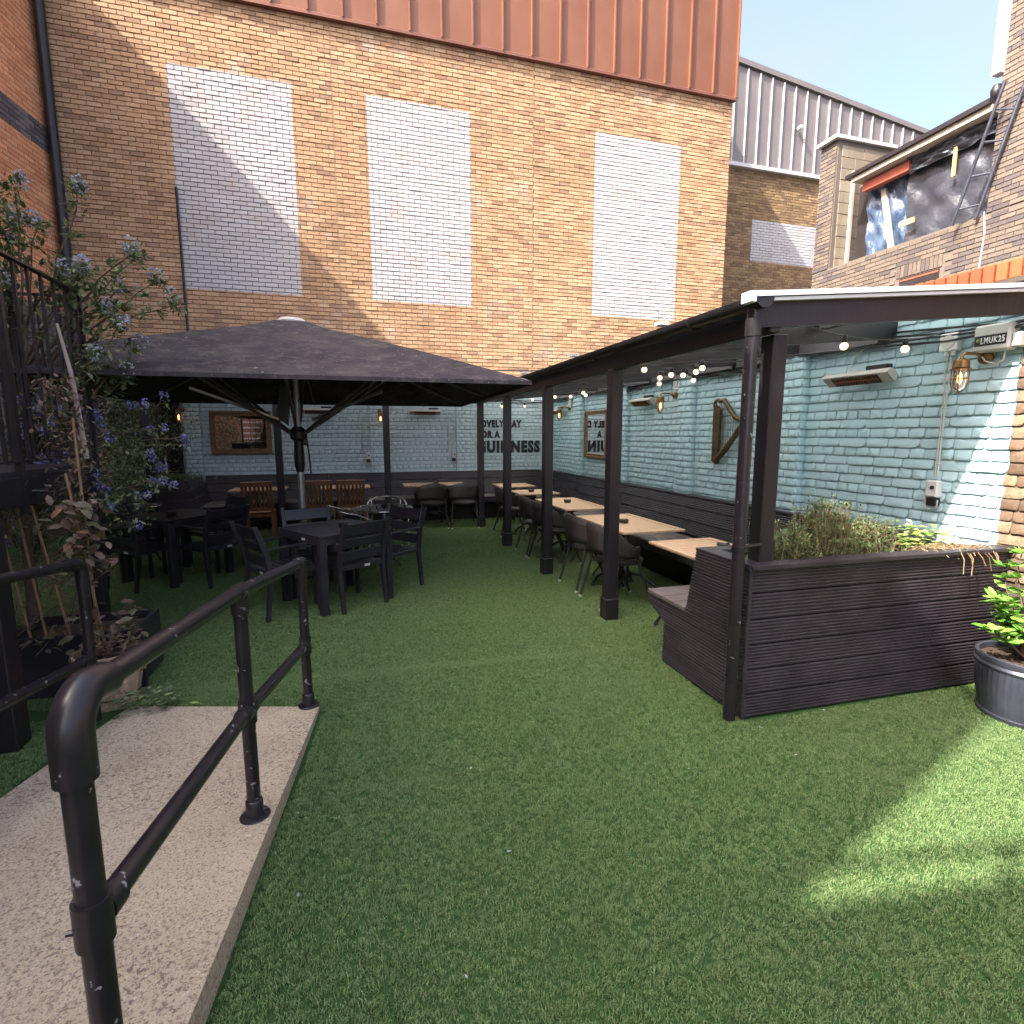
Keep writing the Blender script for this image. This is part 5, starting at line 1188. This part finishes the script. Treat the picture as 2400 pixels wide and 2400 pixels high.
conduit('white cable run and socket box on the back wall right of the parasol pole',(.18,10.93,1.22),0,.10,.95)
conduit('white cable run and socket box on the back wall left of the lettering',(1.86,10.97,1.22),0,.10,.95)
def jbox(label,p,rz,w_=.12,h_=.12):
    t=thing('junction_box',label,'junction box',p,rz)
    MB().cbox((0,-.03,0),(w_,.06,h_),.006).ob('case','white',t); MB().lathe((0,-.06,0),[(w_*.40,0),(w_*.38,.006),(.01,.007)],20,Matrix.Rotation(math.pi/2,3,'X')).ob('lid','offw',t)
    for s_ in(-1,1): MB().lathe((s_*.022,-.03,-h_/2-.03),[(.013,0),(.015,.03)],10).ob('gland','white',t)
jbox('white square junction box with round lid above the nearest cable run',(4.085,2.90,2.29),HR)
jbox('white junction box high on the right wall above the middle lantern',(4.085,6.25,2.30),HR,.13,.16)
jbox('white junction box high on the right wall near the far corner',(4.085,9.85,2.27),HR,.12,.15)
jbox('small white junction box above the lantern left of the gilt mirror',(-2.80,10.98,2.22),0,.16,.08)
# transformer box
t=thing('transformer_box','pale grey transformer box with a dark printed label under the roof at the right','transformer',(4.075,2.60,2.27),HR)
MB().cbox((0,-.05,0),(.21,.10,.17),.012).ob('case','offw',t); MB().cbox((.13,-.04,-.03),(.05,.08,.09),.008).ob('side_case','heater',t); MB().cbox((0,-.1015,-.015),(.185,.004,.065),.001).ob('label_plate','iron',t)
me=text_mesh('LMUK25',-.052,.085,-.036,.004,0,.02); me.materials.clear(); me.materials.append(MT['white']); me.transform(Matrix.Scale(-1,4,(1,0,0))@Matrix.Scale(-1,4,(1,0,0))); put('lettering',me,t,(0,-.104,0))
MB().lathe((-.07,-.104,-.012),[(.012,0),(.010,.002)],8,Matrix.Rotation(math.pi/2,3,'X')).ob('green_mark','lgeran',t)
MB().tube([(.06,-.05,-.09),(.06,-.05,-.14),(.02,-.05,-.17),(-.05,-.05,-.14),(-.08,-.04,-.10)],.006,6).ob('flex','offw',t,smooth=60)
# mirrors
def mirror(label,p,rz,w_,h_,fw):
    t=thing('wall_mirror',label,'mirror',p,rz)
    MB().box((0,-.018,0),(w_-fw*1.6,.006,h_-fw*1.6)).ob('glass','mirror',t)
    for s_ in(-1,1):
        for (ax,L_) in (('x',w_),('z',h_)):
            b=MB()
            for k,(o,wd,th) in enumerate(((fw*.5,fw,.03),(fw*.28,fw*.35,.048),(fw*.85,fw*.22,.040))):
                off=(h_ if ax=='x' else w_)/2-o; ln=L_-2*o+wd
                if ax=='x': b.cbox((0,-th/2,s_*off),(ln-.004*(k+1),th,wd),.004)
                else: b.cbox((s_*off,-th/2-.001,0),(wd,th,ln-wd*2),.004)
            b.ob('frame_side','gold',t)
mirror('gilt framed mirror on the back wall left of the parasol pole',(-1.945,10.965,1.685),0,1.02,.78,.095)
mirror('gilt framed mirror on the right wall reflecting the lettering',(4.07,8.68,1.655),HR,.90,.82,.075)
# harp
hp=thing('wall_harp','bronze harp ornament hung on the pale blue right wall behind the downpipe','harp',(4.07,5.42,1.33),HR)  # local x runs towards the camera
MB().poly([(0,-.03,.02),(.07,-.03,-.02),(.10,-.03,.0),(.105,-.03,.60),(.02,-.03,.66),(-.01,-.03,.60)],(0,-.035,0)).ob('pillar','harp',hp)
c=[(.045+.055*math.cos(a),-.05,.655+.055*math.sin(a)) for a in [math.pi*1.25-math.pi*1.25*k/10 for k in range(11)]]
MB().tube(c[:9]+[(.16,-.05,.70),(.26,-.05,.60),(.36,-.05,.50),(.46,-.05,.47),(.52,-.05,.50)],[.018]*9+[.026,.028,.026,.024,.02],8).ob('neck','harp',hp,smooth=60)
MB().tube([(.05,-.05,.02),(.20,-.05,.14),(.36,-.05,.30),(.50,-.05,.47)],[.034,.036,.030,.022],8).ob('sound_box','harp',hp,smooth=60)
MB().lathe((.045,-.07,.655),[(.018,0),(.012,.01)],12,Matrix.Rotation(math.pi/2,3,'X')).ob('boss','gold',hp)
for i in range(14):
    x=.11+i*.027; z0=.045+ (x-.05)*.95; z1=.70-(x-.10)*.72
    if z1-z0>.04: MB().tube([(x-.0,-.05,z0),(x-.03,-.05,min(z1,.68))],.0028,4).ob('string','harp',hp)
# festoon lights
bl=[(2.28,4.0),(2.74,4.52),(2.70,4.27),(2.82,4.27),(2.66,3.77),(2.77,4.01),(3.18,4.64),(3.05,5.04),(2.72,7.19),(2.90,7.05),(2.79,6.37),(3.00,6.77),(2.81,2.62),(3.26,2.60),(2.60,7.80),(3.08,9.70),(2.67,9.81),(-.37,8.88),(.48,9.45),(.78,9.37),(1.20,9.24),(1.73,9.09),(-2.43,9.17)]
fs_=thing('festoon_lights','string of small clear festoon bulbs looped under the pergola roof','string lights',(3,5,2.2)); W3=Matrix.Translation((-3,-5,-2.2))
def wire(pts,r=.005):
    o=MB().tube(pts,r,5).ob('wire','cable',fs_,smooth=60); o.matrix_local=W3
def sagw(a,b,s=.04,n=8): return [lerp(a,b,i/n)-Vector((0,0,s*math.sin(math.pi*i/n))) for i in range(n+1)]
anch=[(2.20,2.52,2.30),(2.81,2.62,2.225),(3.26,2.60,2.225),(3.98,2.9,2.36)]
for a,b_ in zip(anch[:-1],anch[1:]): wire(sagw(a,b_,.012))
seq=[(3.98,3.3,2.33),(2.66,3.77,2.225),(2.28,4.0,2.225),(2.70,4.27,2.225),(2.74,4.52,2.225),(3.05,5.04,2.225),(3.98,5.6,2.32),(2.79,6.37,2.225),(3.0,6.77,2.225),(2.72,7.19,2.225),(2.60,7.80,2.225),(2.3,8.3,2.27),(3.08,9.7,2.225),(3.98,10.1,2.3)]
for a,b_ in zip(seq[:-1],seq[1:]): wire(sagw(a,b_,.015))
wire(sagw((3.98,3.3,2.33),(2.77,4.01,2.225),.01)); wire(sagw((2.77,4.01,2.225),(2.82,4.27,2.225),.0)); wire(sagw((2.82,4.27,2.225),(3.18,4.64,2.225),.01)); wire(sagw((3.0,6.77,2.225),(2.90,7.05,2.225),.0))
wire(sagw((-2.95,9.3,2.25),(-.37,8.88,2.225),.03)); wire([(-.37,8.88,2.225),(.48,9.3,2.225),(.78,9.3,2.225),(1.2,9.22,2.225),(1.73,9.09,2.225),(2.2,9.3,2.28)])
for (x,y) in bl:
    o=MB().lathe((x,y,2.17),[(.012,.015),(.016,.02),(.016,.055),(.010,.06)],10).ob('bulb_holder','iron',fs_,smooth=50); o.matrix_local=W3
    o2=MB().lathe((x,y,2.17),[(.001,-.026),(.014,-.022),(.023,-.008),(.023,.004),(.012,.018)],12).ob('bulb','bulb',fs_,smooth=60); o2.matrix_local=W3

# hedge and white slatted screen left of the camera (seen in the gilt mirror)
hg=MB()
for i in range(3200): leaf(hg,(rr.uniform(-5.0,-3.95),rr.uniform(-.5,.1),rr.uniform(.1,2.7)),rv(),Zu,rr.uniform(.06,.11),rr.uniform(.03,.05))
tag(hg.ob('hedge','lceano'),'leafy green hedge left of the camera, seen only in the gilt mirror','hedge')
t=thing('slatted_screen','white horizontal slatted screen left of the camera, seen in the gilt mirror','screen',(-3.3,-.3,0))
for i in range(9): MB().cbox((0,0,.9+i*.2),(1.15,.03,.055),.004).ob('slat','white',t)
for s_ in(-1,1): MB().cbox((s_*.6,0,1.35),(.06,.06,2.7),.004).ob('post','black',t)
